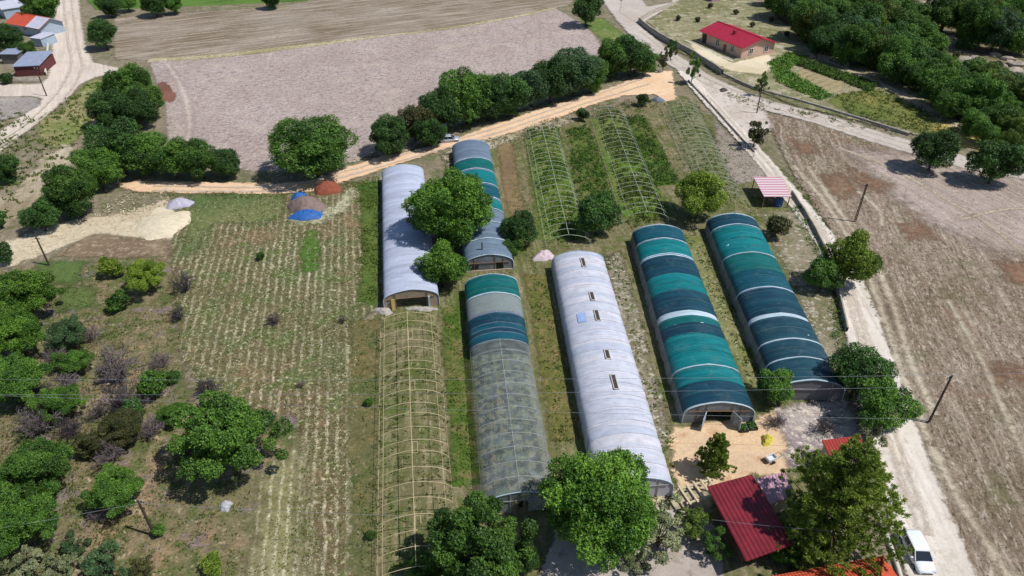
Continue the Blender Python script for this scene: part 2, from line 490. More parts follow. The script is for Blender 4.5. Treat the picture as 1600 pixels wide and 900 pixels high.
ribbon('gravel_strip', [(958, 395), (985, 500), (1020, 640), (1045, 700)], [3.0, 2.8, 2.6, 2.4], soil('strip_stony', (140, 132, 112), (116, 108, 84), specks=[(1.5, 0.54, 0.64, (196, 188, 170), 0.8), (0.5, 0.56, 0.66, (84, 98, 40), 0.7)], edge=(0.8, 0.5)))
ribbon('grass_strip', [(1082, 370), (1110, 450), (1150, 540), (1180, 600)], [2.6, 2.4, 2.2, 2.0], soil('strip_green', (112, 118, 62), (134, 130, 92), specks=[(1.5, 0.56, 0.64, (180, 172, 140), 0.6)], edge=(0.7, 0.5)))
sheet('stony_ground', [(1190, 335), (1245, 330), (1290, 400), (1305, 470), (1310, 560), (1290, 560), (1240, 440)], soil('stony', (148, 136, 116), (112, 108, 76), specks=[(1.3, 0.54, 0.64, (196, 188, 172), 0.75), (0.5, 0.56, 0.66, (80, 98, 42), 0.7)], edge=(1.0, 0.6)), 1)
sheet('grey_ground', [(1115, 190), (1180, 250), (1200, 275), (1150, 290), (1120, 235)], soil('greyish', (140, 128, 116), (160, 148, 134), specks=[(1.3, 0.54, 0.64, (92, 84, 74), 0.75)], edge=(1.2, 0.6)), 1)
sheet('pale_margin', [(690, 240), (760, 218), (850, 188), (905, 178), (905, 188), (850, 208), (790, 225), (700, 260)], soil('margin_pale', (178, 166, 140), (120, 112, 76), specks=[(0.8, 0.5, 0.6, (90, 76, 60), 0.8)], edge=(1.0, 0.5)), 1)
sheet('yard', [(1048, 672), (1100, 664), (1182, 655), (1215, 640), (1238, 680), (1232, 745), (1180, 742), (1105, 765), (1060, 768), (1048, 720)],
      soil('yard_dirt', (222, 190, 150), (206, 178, 146), big=0.12, specks=[(0.5, 0.56, 0.66, (190, 144, 104), 0.8), (1.2, 0.6, 0.7, (160, 150, 130), 0.5)], fine=0.16, edge=(0.9, 0.3)), 0.8)
sheet('stony_ground', [(1210, 640), (1320, 620), (1350, 690), (1290, 700), (1235, 740), (1225, 690)], soil('stony_lilac', (176, 164, 156), (128, 112, 116), specks=[(1.3, 0.5, 0.6, (214, 202, 184), 0.8), (0.8, 0.55, 0.66, (80, 74, 70), 0.7)], edge=(1.0, 0.6)), 0.8)
sheet('stony_ground', [(1010, 760), (1060, 765), (1110, 770), (1115, 800), (1050, 800), (1000, 790)], soil('rubble_pale', (196, 182, 152), (160, 146, 118), specks=[(1.6, 0.5, 0.6, (120, 106, 84), 0.7)], edge=(0.8, 0.4)), 0.8)
sheet('concrete_yard', [(880, 800), (1000, 790), (1095, 800), (1120, 830), (1140, 960), (820, 960)], soil('old_concrete', (186, 174, 164), (164, 152, 142), specks=[(0.8, 0.54, 0.66, (136, 124, 112), 0.7), (0.4, 0.58, 0.66, (150, 146, 118), 0.7), (2.0, 0.6, 0.7, (110, 100, 90), 0.6)], fine=0.14, bump=0.2, edge=(0.7, 0.2)), 0.8)

# orange path
orange = soil('orange_mud', (228, 194, 158), (216, 180, 144), big=0.08, streak=(adir((520, 280), (960, 140)), 0.6, 8, 0.7, (238, 208, 174)), specks=[(0.9, 0.56, 0.7, (190, 152, 118), 0.6), (0.3, 0.58, 0.68, (206, 176, 146), 0.6)], fine=0.1, bump=0.3, edge=(0.9, 0.35))
sheet('dirt_path', [(180, 290), (215, 284), (330, 286), (440, 288), (480, 284), (520, 272), (545, 262), (600, 244), (660, 234), (700, 222), (760, 200), (830, 176), (900, 155), (960, 136), (1015, 112), (1050, 112), (1056, 158), (1035, 160), (1025, 148), (975, 150), (925, 165), (860, 190), (780, 214), (740, 222), (690, 236), (640, 252), (590, 268), (540, 284), (500, 298), (440, 304), (330, 303), (215, 301)], orange, 0.8)

# right side: fields, roads
sheet('dry_field', [(1190, 175), (1300, 200), (1420, 240), (1660, 285), (1800, 950), (1515, 950), (1500, 880), (1440, 740), (1400, 620), (1375, 540), (1345, 445), (1290, 350), (1235, 265)],
      soil('dry_field', (136, 119, 102), (112, 98, 78), big=0.035, streak=(A_rf, 0.8, 9, 0.65, (176, 163, 145)), specks=[(0.14, 0.56, 0.66, (104, 100, 68), 0.6), (1.5, 0.54, 0.66, (196, 184, 166), 0.6), (0.09, 0.6, 0.7, (134, 98, 78), 0.5), (2.0, 0.54, 0.66, (66, 56, 44), 0.75)], fine=0.45, edge=(0.9, 0.4)), 1.5)
sheet('pale_field', [(1320, 235), (1420, 240), (1700, 300), (1700, 420), (1540, 390), (1440, 340), (1370, 280)],
      soil('pale_field', (168, 152, 144), (146, 130, 118), streak=(A_rf2, 1.0, 20, 0.7, (188, 172, 156)), specks=[(1.5, 0.54, 0.66, (196, 184, 166), 0.5)], fine=0.3, edge=(5, 3)), 2)
for q in ([(1285, 275), (1320, 275), (1345, 302), (1315, 310), (1290, 300)], [(1325, 265), (1360, 280), (1395, 290), (1370, 300), (1335, 285)], [(1240, 222), (1268, 228), (1275, 240), (1250, 242)], [(1405, 352), (1440, 350), (1458, 372), (1425, 375)], [(1548, 575), (1640, 575), (1640, 602), (1550, 600)], [(1560, 415), (1640, 410), (1640, 450), (1580, 440)]):
    sheet('red_soil', q, bpy.data.materials.get('red_soil2') or soil('red_soil2', (136, 104, 84), (122, 94, 76), specks=[(1.0, 0.48, 0.6, (138, 120, 98), 0.85)], edge=(2.6, 1.8)), 1)
tr = soil('track_straw', (192, 180, 158), (176, 162, 140), specks=[(1.4, 0.54, 0.62, (130, 116, 90), 0.7)], edge=(0.5, 0.5))
for k, L in enumerate(([(1240, 260), (1290, 320), (1340, 400), (1375, 480), (1400, 560), (1430, 640), (1450, 690)], [(1262, 262), (1310, 330), (1365, 410), (1395, 480), (1420, 560), (1460, 650)], [(1455, 700), (1500, 790), (1560, 880), (1590, 930)],
          [(1310, 232), (1400, 268), (1480, 315), (1540, 350), (1600, 400)], [(1340, 300), (1372, 330), (1378, 355)], [(1500, 345), (1560, 330), (1640, 325)], [(1480, 470), (1530, 560), (1570, 650), (1620, 760)])):
    ribbon('wheel_track', L, 0.7 if k > 2 else 1.0, tr)
rd = soil('road_pale', (216, 206, 192), (200, 190, 176), streak=(adir((1300, 380), (1370, 520)), 0.6, 16, 0.7, (232, 222, 208)), specks=[(1.0, 0.56, 0.7, (178, 164, 150), 0.6), (0.35, 0.58, 0.68, (190, 176, 160), 0.7), (3.0, 0.62, 0.72, (150, 138, 122), 0.6)], fine=0.13, bump=0.2, edge=(0.6, 0.25))
rd2 = soil('road_gravel', (196, 186, 176), (182, 170, 158), streak=(adir((1200, 165), (1520, 258)), 0.7, 14, 0.5, (204, 192, 178)), specks=[(0.8, 0.56, 0.68, (150, 140, 122), 0.6)], fine=0.14, edge=(0.8, 0.5))
ribbon('dirt_road', [(940, -40), (955, 0), (985, 40), (1020, 72), (1060, 100), (1110, 130), (1180, 160), (1290, 190), (1390, 222), (1480, 248), (1540, 262), (1700, 290)], [5, 6, 6, 6, 6, 6, 6.5, 6.5, 6.5, 6, 6, 6], rd2)
sheet('road_junction', [(1065, 105), (1110, 128), (1190, 165), (1205, 200), (1185, 225), (1150, 205), (1120, 175), (1090, 148)], soil('junction_dust', (206, 194, 182), (188, 174, 160), specks=[(0.5, 0.54, 0.64, (150, 138, 122), 0.7)], fine=0.16, edge=(1.0, 0.6)), 1)
sheet('dirt_road', [(980, -40), (1010, 12), (1050, 5), (1040, -40), (1100, -40), (1075, 8), (1030, 22), (1000, 40), (968, 20)], rd2, 1.5)
ribbon('concrete_road', [(1068, 112), (1100, 150), (1150, 205), (1205, 268), (1262, 340), (1302, 398), (1332, 460), (1355, 540), (1382, 640), (1415, 745), (1452, 850), (1480, 930)], [3.4, 3.4, 3.4, 3.4, 3.8, 4.0, 4.6, 5.2, 5.6, 5.8, 6.2, 6.5], rd)

rut = soil('rut', (198, 184, 166), (208, 194, 176), specks=[(0.9, 0.48, 0.6, (212, 198, 180), 0.9)], edge=(0.5, 0.45))
for L_ in ([(240, 292), (440, 293), (530, 272), (640, 240), (760, 206), (900, 160), (1010, 122)], [(240, 299), (440, 299), (535, 278), (650, 246), (770, 211), (905, 166), (1015, 132)],
           [(100, 0), (106, 60), (112, 100), (90, 145), (40, 195), (0, 222)], [(112, 0), (122, 70), (128, 108), (100, 155), (50, 200), (-10, 238)],
           [(1105, 150), (1208, 266), (1304, 396), (1336, 470), (1385, 640), (1452, 840)], [(1098, 152), (1200, 270), (1294, 400), (1322, 460), (1372, 640), (1440, 850)],
           [(1000, 50), (1110, 126), (1290, 186), (1480, 245)], [(990, 54), (1105, 133), (1285, 193), (1475, 252)]):
    ribbon('wheel_track', L_, 0.4, rut)
# red house plot and garden
sheet('house_plot', [(1010, 35), (1080, -10), (1180, -20), (1262, 70), (1400, 120), (1520, 190), (1560, 240), (1400, 205), (1240, 165), (1130, 120), (1050, 75)],
      soil('house_plot', (150, 142, 112), (122, 120, 82), big=0.05, specks=[(0.2, 0.54, 0.64, (190, 178, 152), 0.7), (0.35, 0.53, 0.64, (92, 102, 58), 0.8), (0.8, 0.58, 0.68, (204, 194, 172), 0.7), (0.7, 0.6, 0.7, (70, 74, 46), 0.6)], fine=0.35, edge=(1.5, 0.8)), 1.5)
sheet('pale_ground', [(1078, 66), (1145, 100), (1200, 86), (1215, 100), (1190, 118), (1140, 112), (1085, 84)], soil('cream_ground', (222, 208, 180), (204, 188, 156), fine=0.12, edge=(1.0, 0.5)), 1)
sheet('garden_grass', [(1310, 150), (1360, 140), (1420, 160), (1500, 200), (1480, 222), (1420, 205), (1330, 180), (1290, 160)], soil('garden_green', (96, 108, 52), (132, 126, 72), specks=[(0.5, 0.56, 0.68, (84, 104, 36), 0.7)], edge=(1.2, 0.8)), 1.5)
sheet('dry_grass', [(1450, 175), (1510, 195), (1560, 225), (1540, 240), (1470, 215)], soil('garden_tan', (192, 172, 108), (168, 152, 90), edge=(2.5, 1.5)), 1.5)
ribbon('footpath', [(1262, 85), (1330, 112), (1400, 145), (1460, 178), (1530, 215)], [2, 2, 3, 4, 3], soil('path_tan', (190, 174, 148), (170, 154, 128), edge=(0.9, 0.5)))
sheet('vegetable_bed', [(1250, 108), (1320, 132), (1312, 150), (1240, 124)], soil('bed_soil', (170, 154, 120), (150, 136, 102), rows=(adir((1250, 108), (1262, 104)), 2.2, (82, 100, 48), 1.0), edge=(0.5, 0.3)), 1)
sheet('scrub_floor', [(1150, -40), (1190, 5), (1262, 70), (1400, 125), (1500, 190), (1600, 235), (1800, 300), (1900, -40)],
      soil('scrub_floor', (140, 124, 100), (108, 100, 74), big=0.04, specks=[(0.2, 0.52, 0.64, (84, 88, 54), 0.8), (0.5, 0.6, 0.7, (186, 168, 142), 0.8)], fine=0.35, edge=(2.5, 1.0)), 2)

# ------------------------------------------------------------------ foliage
def leafmat(name, dark, light, transl=0.22, rough=0.55):
    m = NT(name)
    t = m.attr('tint')
    rnd = m.n('ShaderNodeObjectInfo').outputs['Random']
    col = m.mix(m.mr(t, 0.0, 1.0), lin(dark), lin(light))
    col = m.gain(col, m.mr(rnd, 0, 1, 0.78, 1.22))
    m.fin(col, rough, 0, 0.35)
    tr_ = m.n('ShaderNodeBsdfTranslucent')
    m.l(m.gain(col, 1.2), tr_.inputs[0])
    mx = m.n('ShaderNodeMixShader')
    mx.inputs[0].default_value = transl
    m.l(m.p.outputs[0], mx.inputs[1])
    m.l(tr_.outputs[0], mx.inputs[2])
    m.l(mx.outputs[0], m.out.inputs[0])
    return m.m
LM = {
    'dark': leafmat('leaf_dark', (34, 62, 26), (84, 122, 52)),
    'mid': leafmat('leaf_mid', (42, 76, 24), (106, 146, 54)),
    'bright': leafmat('leaf_bright', (48, 86, 20), (122, 164, 56)),
    'lime': leafmat('leaf_lime', (78, 104, 26), (146, 168, 58)),
    'olive': leafmat('leaf_olive', (58, 66, 34), (104, 104, 58)),
    'olivegreen': leafmat('leaf_olivegreen', (58, 82, 26), (116, 138, 52)),
    'blue': leafmat('leaf_blue', (44, 72, 42), (92, 122, 74)),
    'pine': leafmat('leaf_pine', (44, 76, 24), (176, 198, 84), 0.35),
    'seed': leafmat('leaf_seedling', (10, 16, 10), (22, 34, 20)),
    'grey': leafmat('leaf_grey', (92, 106, 68), (158, 160, 118)),
    'straw': leafmat('leaf_straw', (140, 130, 96), (214, 206, 176), 0.1, 0.9),
    'weed': leafmat('leaf_weed', (58, 78, 28), (112, 126, 52), 0.2, 0.8),
    'lushw': leafmat('leaf_lush', (40, 70, 20), (96, 128, 44), 0.2, 0.8),
}
bark = paint('bark', (96, 82, 68), 0.95, var=0.25, scale=4, bump=0.5)
barkpale = paint('bark_pale', (150, 136, 120), 0.95, var=0.2, scale=4)
twigmat = paint('twig_grey', (124, 112, 112), 0.95, var=0.2, scale=3)
twigdark = paint('twig_dark', (84, 76, 78), 0.95, var=0.2, scale=3)

def quads_at(rng, C, N, size, aspect=0.65):
    """leaf quads (diamonds) at C facing N with random spin; returns V,F"""
    n = len(C)
    a = rng.normal(size=(n, 3))
    a -= (a * N).sum(1)[:, None] * N
    a /= np.linalg.norm(a, axis=1)[:, None] + 1e-9
    b = np.cross(N, a)
    s = size[:, None]
    V = np.stack([C - a * s, C - b * s * aspect, C + a * s, C + b * s * aspect], 1).reshape(-1, 3)
    F = np.arange(4 * n).reshape(n, 4)
    return V, F
def crown_mesh(seed, nl, leaves, leaf, flat=0.8, gap=0.0, lob=(0.28, 0.46), low=-0.55, irr=0.16, trunk=0.055):
    """normalised crown: radius about 1, centre at z=1"""
    rng = np.random.default_rng(seed)
    cs, rs = [], []
    k = 0
    f1, f2, f3 = rng.uniform(0, 6.28, 3)
    while len(cs) < nl and k < 3000:
        k += 1
        p = rng.normal(size=3)
        p /= np.linalg.norm(p)
        p *= rng.uniform(0.12, 1) ** 0.5
        r = rng.uniform(*lob)
        az = math.atan2(p[1], p[0])
        ir = 1 + irr * math.sin(2 * az + f1) + irr * 0.8 * math.sin(3 * az + f2)
        q = p * (1.04 - r) * np.array([ir, ir, flat * (1 + irr * math.sin(az + f3))])
        if q[2] < low: continue
        if cs and min(np.linalg.norm(q - c) for c in cs) < 0.5 * lob[0]: continue
        cs.append(q); rs.append(r)
    cs, rs = np.array(cs), np.array(rs)
    w = rs ** 2 / (rs ** 2).sum()
    Cc, Nn, T = [], [], []
    for i in range(len(cs)):
        n = int(leaves * w[i] * 1.9)
        d_ = rng.normal(size=(n, 3))
        d_ /= np.linalg.norm(d_, axis=1)[:, None]
        ph = rng.uniform(0, 6.28, 6)
        nz = (np.sin(6.5 * d_[:, 0] + ph[0]) * np.cos(5.5 * d_[:, 1] + ph[1]) + np.sin(6 * d_[:, 2] + ph[2]) * np.cos(7 * d_[:, 0] + ph[3])
              + 0.7 * np.sin(13 * d_[:, 1] + ph[4]) * np.cos(12 * d_[:, 2] + ph[5]))
        u = rng.uniform(0, 1, n)
        rad = rs[i] * (0.60 + 0.40 * u ** 0.6) * (1 + 0.17 * nz)
        p = cs[i] + d_ * rad[:, None] * np.array([1, 1, 0.85])
        keep = (nz > -0.9) | (rng.uniform(size=n) > 0.7)
        for j in range(len(cs)):
            if j != i:
                keep &= np.linalg.norm((p - cs[j]) / np.array([1, 1, 0.9]), axis=1) > rs[j] * 0.6
        keep &= rng.uniform(size=n) > gap
        keep &= (d_[:, 2] > -0.6) | (rng.uniform(size=n) > 0.6)
        keep &= p[:, 2] > -0.98
        p, dd = p[keep], d_[keep]
        nn = dd * 0.8 + np.array([0, 0, 0.4]) + rng.normal(size=p.shape) * 0.85
        nn /= np.linalg.norm(nn, axis=1)[:, None]
        Cc.append(p); Nn.append(nn)
        T.append(np.clip(rng.uniform(0.0, 0.85) + 0.15 * nz[keep] + rng.normal(size=len(p)) * 0.3, 0, 1))
    C_, N_, T_ = np.vstack(Cc), np.vstack(Nn), np.concatenate(T)
    C_ = C_ + np.array([0, 0, 1.0])
    V, F = quads_at(rng, C_, N_, leaf * rng.uniform(0.55, 1.4, len(C_)))
    me = np_mesh('crown', V, F, fattr={'tint': T_})
    mb = MB()
    rr = random.Random(seed)
    top = Vector((rr.uniform(-.08, .08), rr.uniform(-.08, .08), 0.75))
    mb.tube([(0, 0, -0.03), (rr.uniform(-.04, .04), rr.uniform(-.04, .04), 0.3), top * 0.8, top], trunk, 7, trunk * .5)
    for c in cs[:16]:
        e = Vector(c) + Vector((0, 0, 1.0))
        mid = Vector((e.x * 0.35, e.y * 0.35, 0.35 + 0.35 * (e.z - 0.35)))
        mb.tube([(e.x * .04, e.y * .04, rr.uniform(0.25, 0.5)), mid, e], trunk * .45, 5, 0.007, cap=False)
    return me, mb.mesh('trunk', True)
def twig_mesh(seed, n0=22, depth=4, r0=0.02, spread=0.8, ln=0.55):
    rr = random.Random(seed)
    mb = MB()
    def grow(p, d_, l, r, k):
        q = p + d_ * l * 0.5 + Vector((rr.uniform(-1, 1), rr.uniform(-1, 1), rr.uniform(-.3, .6))) * l * 0.08
        e = p + d_ * l
        mb.tube([p, q, e] if k > 1 else [p, e], max(r, .006), 3, max(r * 0.5, .005), cap=False)
        if k > 0:
            for _ in range(rr.choice((2, 3, 3))):
                nd = (d_ + Vector((rr.gauss(0, .55), rr.gauss(0, .55), rr.gauss(0.02, .35)))).normalized()
                s = rr.uniform(0.4, 1)
                grow(p + d_ * l * s, nd, l * rr.uniform(0.45, 0.75), r * 0.55, k - 1)
    for i in range(n0):
        a = 2 * PI * i / n0 + rr.uniform(-.2, .2)
        t = rr.uniform(0.2, 1) * spread
        d_ = Vector((math.cos(a) * t, math.sin(a) * t, 0.75)).normalized()
        grow(Vector((0, 0, 0)), d_, ln * rr.uniform(0.7, 1.1), r0, depth)
    return mb.mesh('twigs')
def pine_mesh(seed, levels=11, needles=40, nw=0.022, full=1.0):
    """normalised pine: total height 2, radius ~0.75"""
    rng = np.random.default_rng(seed)
    mb = MB()
    mb.tube([(0, 0, -0.02), (0.01, 0, 0.9), (0, 0.01, 1.9)], 0.045, 7, 0.01)
    C_, N_, A_, T_ = [], [], [], []
    for l in range(levels):
        z = 0.35 + 1.55 * l / (levels - 1)
        rad = (0.8 * (1 - (z - 0.35) / 1.72) ** 0.7 + 0.07) * full
        nb = int(rng.integers(5, 8))
        a0 = rng.uniform(0, 6.28)
        for b in range(nb):
            a = a0 + 2 * PI * b / nb + rng.uniform(-.25, .25)
            L = rad * rng.uniform(0.55, 1.15)
            dz = rng.uniform(-0.05, 0.22) * L
            e = np.array([math.cos(a) * L, math.sin(a) * L, z + dz])
            s0 = np.array([0, 0, z])
            mb.tube([s0, (s0 + e) / 2 + np.array([0, 0, -0.02]), e], 0.014, 4, 0.004, cap=False)
            nt = max(4, int(L * 30))
            tb = rng.uniform(0.0, 0.5)
            for k in range(nt):
                u = rng.uniform(0.25, 1.05)
                side = rng.uniform(-1, 1) * 0.3 * L * (1.05 - abs(u - 0.6))
                p = s0 + (e - s0) * u + np.array([-math.sin(a) * side, math.cos(a) * side, rng.uniform(-.01, .05)])
                C_.append(np.repeat(p[None], needles, 0) + rng.normal(size=(needles, 3)) * 0.012)
                d_ = rng.normal(size=(needles, 3))
                d_ += np.array([math.cos(a) * 0.6, math.sin(a) * 0.6, 0.75])
                d_ /= np.linalg.norm(d_, axis=1)[:, None]
                A_.append(d_)
                T_.append(np.clip(tb + 0.25 + rng.normal(size=needles) * 0.2, 0, 1))
    C_, A_, T_ = np.vstack(C_), np.vstack(A_), np.concatenate(T_)
    n = len(C_)
    b = np.cross(A_, rng.normal(size=(n, 3)))
    b /= np.linalg.norm(b, axis=1)[:, None] + 1e-9
    ln = rng.uniform(0.03, 0.06, n)[:, None] * (1.5 if nw > 0.025 else 1)
    V = np.stack([C_ - b * nw * .35, C_ + A_ * ln * .6 - b * nw * .5, C_ + A_ * ln, C_ + A_ * ln * .6 + b * nw * .5], 1).reshape(-1, 3)
    return np_mesh('crown', V, np.arange(4 * n).reshape(n, 4), fattr={'tint': T_}), mb.mesh('trunk', True)

SH = {'S': [crown_mesh(100 + i, 12, 4600, 0.055, 0.8, lob=(0.30, 0.5), low=-.7) for i in range(5)],
      'M': [crown_mesh(200 + i, 40, 32000, 0.024, 0.8, lob=(0.20, 0.36)) for i in range(5)],
      'L': [crown_mesh(310 + i, 90, 80000, 0.0175, 0.8, lob=(0.14, 0.27), irr=0.07) for i in range(3)],
      'wide': [crown_mesh(345 + i, 70, 52000, 0.017, 0.62, 0.12, lob=(0.10, 0.24), irr=0.2) for i in range(3)],
      'H': [crown_mesh(700 + i, 46, 32000, 0.024, 1.0, lob=(0.20, 0.34), low=-.85, irr=0.12) for i in range(5)],
      'thin': [crown_mesh(400 + i, 30, 6500, 0.034, 0.85, 0.3, lob=(0.10, 0.22), irr=0.2) for i in range(3)],
      'open': [crown_mesh(361, 110, 60000, 0.018, 0.8, 0.15, lob=(0.09, 0.19), irr=0.12, trunk=0.045)],
      'low': [crown_mesh(500, 70, 56000, 0.020, 0.78, lob=(0.2, 0.32), low=-.7, irr=0.0)]}
_cnt = [0]
def place(shape, leaf, cx, cy, rpx, label, name='broadleaf_tree', cat='tree', group=None, sx=1.0, sz=1.0, idx=None, tb=None, lift=1.0):
    """cx,cy,rpx: crown centre and half width in photo pixels"""
    if shape == 'auto':
        r = rpx * pxm(G(cx, cy, 3))
        shape = 'S' if r < 2.0 else 'H'
    z = 3.0
    for _ in range(4):
        P = G(cx, cy, z)
        r = rpx * pxm(P)
        z = r * sz * lift
    _cnt[0] += 1
    i = _cnt[0] if idx is None else idx
    me, tk = SH[shape][i % len(SH[shape])]
    root = thing(name, (P.x, P.y, 0), (_cnt[0] * 2.399) % 6.28, label, cat, group)
    root.scale = (r * sx, r, r * sz)
    root.rotation_euler.z = (_cnt[0] * 2.399) % 6.28 if sx == 1.0 else 0.0
    for nm, m_, mt in (('crown', me, LM[leaf]), ('trunk', tk, tb or bark)):
        if len(m_.materials) == 0:
            m_.materials.append(mt)
        o = link(nm, m_, None, root)
        o.material_slots[0].link = 'OBJECT'
        o.material_slots[0].material = mt
    return root
TW = [twig_mesh(600 + i) for i in range(3)]
for t_ in TW: t_.materials.append(twigmat)
def bare(cx, cy, rpx, label, dark=False, sz=1.0, name='bare_shrub', cat='shrub', group='leafless shrubs in the orchard'):
    P = G(cx, cy, 0.8)
    r = rpx * pxm(P)
    P = G(cx, cy, r * 0.6 * sz)
    _cnt[0] += 1
    o = link(name, TW[_cnt[0] % 3], None)
    o.location = (P.x, P.y, 0)
    o.scale = (r, r, r * sz)
    o.rotation_euler.z = _cnt[0] * 1.7
    o.material_slots[0].link = 'OBJECT'
    o.material_slots[0].material = twigdark if dark else twigmat
    return tag(o, label, cat, group)

# --- single trees
place('L', 'bright', 935, 783, 100, 'big leafy green tree overhanging the near end of the white plastic greenhouse', idx=0, group='large trees round the greenhouses')
place('open', 'mid', 745, 856, 96, 'wide mid green tree at the bottom edge left of the big leafy tree', group='large trees round the greenhouses')
place('M', 'mid', 665, 893, 34, 'low round green tree at the bottom edge beside the brown hoop frame')
place('M', 'dark', 820, 868, 30, 'small dark tree squeezed between the two big trees at the bottom edge')
place('L', 'bright', 704, 325, 74, 'large bright green tree between the left white greenhouse and the far teal one', idx=2, group='large trees round the greenhouses')
place('M', 'bright', 690, 412, 44, 'smaller green tree leaning over the left white greenhouse below the large one')
place('M', 'dark', 934, 332, 41, 'dark round tree beside the bare hoops behind the white greenhouse')
place('M', 'lime', 1094, 303, 45, 'yellow green bushy tree behind the two dark netted greenhouses')
place('M', 'dark', 812, 355, 34, 'dark green bushy tree right of the small grey greenhouse gable')
place('M', 'mid', 800, 385, 20, 'low green bush at the right corner of the grey greenhouse gable', 'shrub', 'shrub')
place('M', 'lime', 1330, 402, 46, 'bright green tree beside the pale concrete road', idx=1, sz=1.2)
place('M', 'mid', 1290, 425, 34, 'green tree left of the bright tree beside the road')
place('M', 'dark', 1345, 580, 55, 'dark tree crowding the near end of the right netted greenhouse', idx=2)
place('M', 'mid', 1385, 630, 52, 'loose light green tree hanging over the concrete road', idx=3)
place('thin', 'grey', 1372, 665, 34, 'thin greyish tree with bare branches over the road edge', tb=barkpale)
place('M', 'mid', 1212, 600, 34, 'small green tree between the near ends of the two netted greenhouses')
place('wide', 'mid', 352, 680, 92, 'broad green tree standing alone at the edge of the straw field' )
place('M', 'mid', 268, 645, 24, 'low green bush left of the broad field tree', 'shrub', 'shrub')
place('M', 'dark', 1463, 232, 39, 'round dark tree at the roadside in the right field', group='roadside trees in the right field')
place('M', 'dark', 1562, 248, 44, 'wide dark tree at the right edge beside the road', group='roadside trees in the right field')
place('M', 'dark', 917, 12, 28, 'lone dark tree at the top end of the ploughed field')
place('M', 'dark', 158, 50, 27, 'lone round tree right of the pale road at the top left')
place('low', 'mid', 489, 228, 74, 'wide domed dark tree at the lower edge of the ploughed field', sz=0.72, lift=0.95)
place('M', 'dark', 1005, 155, 12, 'thin shrub on the edge of the orange path', 'shrub', 'shrub')
place('S', 'dark', 912, 178, 12, 'small dark shrub at the far end of the first bare hoops', 'shrub', 'shrub')
place('thin', 'mid', 1050, 74, 13, 'slim tree beside the stone wall near the road bend', sz=1.6)
place('thin', 'mid', 1084, 105, 15, 'slim tree with bare lower trunk at the end of the orange path', sz=1.8)
place('thin', 'olive', 1038, 92, 12, 'nearly bare thin tree at the right end of the hedgerow', sz=1.8)
place('thin', 'olive', 1182, 205, 22, 'thin olive tree in the wedge between the two roads', sz=1.3)
place('thin', 'mid', 1190, 130, 12, 'slim green tree between the stone wall and the gravel road', sz=1.8)
place('thin', 'grey', 1032, 828, 56, 'sparse grey green tree with bare twigs on the concrete yard', tb=bark, sz=0.8)
place('S', 'mid', 247, 826, 14, 'round green bush at the foot of the near left pole', 'shrub', 'shrub')
place('S', 'mid', 580, 835, 10, 'small bush by the left rail of the brown hoop frame', 'shrub', 'shrub')
place('S', 'mid', 577, 628, 9, 'tiny green bush in the dry strip left of the brown hoops', 'shrub', 'shrub')
place('S', 'dark', 406, 400, 8, 'tiny dark bush alone in the middle field', 'shrub', 'shrub')
place('S', 'mid', 790, 770, 14, 'low bush at the near corner of the grey netted greenhouse', 'shrub', 'shrub')
place('S', 'olive', 1216, 350, 24, 'purplish brown shrub behind the far right greenhouse', 'shrub', 'shrub')

place('thin', 'olivegreen', 1085, 815, 36, 'yellowish green tree between the timber frame and the crimson roof', sz=0.9)
place('thin', 'mid', 1118, 850, 30, 'dark leafy bush in the shade left of the crimson roof', 'shrub', 'shrub')
place('thin', 'grey', 990, 872, 34, 'sparse brushy shrub on the concrete yard at the bottom edge', 'shrub', 'shrub', sz=.6)
# --- orchard and scrub at the left
orch = [(36, 460, 52, 'bright', 'bright green orchard tree at the left edge level with the field rows'), (20, 520, 44, 'bright', 'green orchard tree directly below the topmost one at the left edge'),
        (22, 590, 48, 'mid', 'dark hollowed orchard tree at the middle of the left edge'), (104, 520, 30, 'blue', 'dull blue green tree beside the left edge orchard trees'),
        (112, 566, 26, 'mid', 'narrow green tree between grey bare shrubs'), (88, 630, 34, 'mid', 'green tree with grey branches low in the orchard'),
        (178, 764, 42, 'mid', 'green tree with shadow to its left above the near left pole'), (185, 672, 36, 'olive', 'half bare olive tree in the middle of the orchard'),
        (48, 740, 58, 'mid', 'tall leafy tree filling the lower left edge'), (24, 815, 56, 'mid', 'leafy tree in the lower left corner'),
        (226, 430, 31, 'lime', 'yellow green tree at the top of the orchard'), (175, 418, 18, 'lime', 'small yellow green tree left of the larger yellow one'),
        (184, 470, 18, 'mid', 'small fresh green tree below the yellow pair'), (236, 600, 24, 'mid', 'green tree beside the purple bare shrubs'),
        (205, 640, 22, 'dark', 'dark low bush among the bare shrubs'), (270, 590, 12, 'dark', 'tiny dark bush near the edge of the straw field'),
        (132, 700, 20, 'olive', 'brownish small bush on the tan path of the orchard')]
for x, y, r_, l_, lab in orch:
    place('wide' if r_ > 24 else 'S', l_, x, y, r_ * 1.14, lab, group='orchard trees on the left', lift=0.95, sz=1.0)
for x, y, r_, l_, lab in [(40, 880, 38, 'grey', 'pale whitish bush in the bottom left corner'), (100, 885, 34, 'grey', 'pale green bush second along the bottom left edge'), (165, 880, 42, 'blue', 'grey green bush along the bottom left edge'), (215, 890, 26, 'olive', 'dull olive bush right of the grey green one'), (330, 885, 22, 'lime', 'yellow green low bush at the bottom of the orchard'), (115, 850, 26, 'blue', 'small bluish bush above the pale ones at bottom left')]:
    place('thin' if l_ != 'lime' else 'S', l_, x, y, r_, lab, 'shrub', 'shrub', 'bushes along the bottom left edge', sz=0.8)
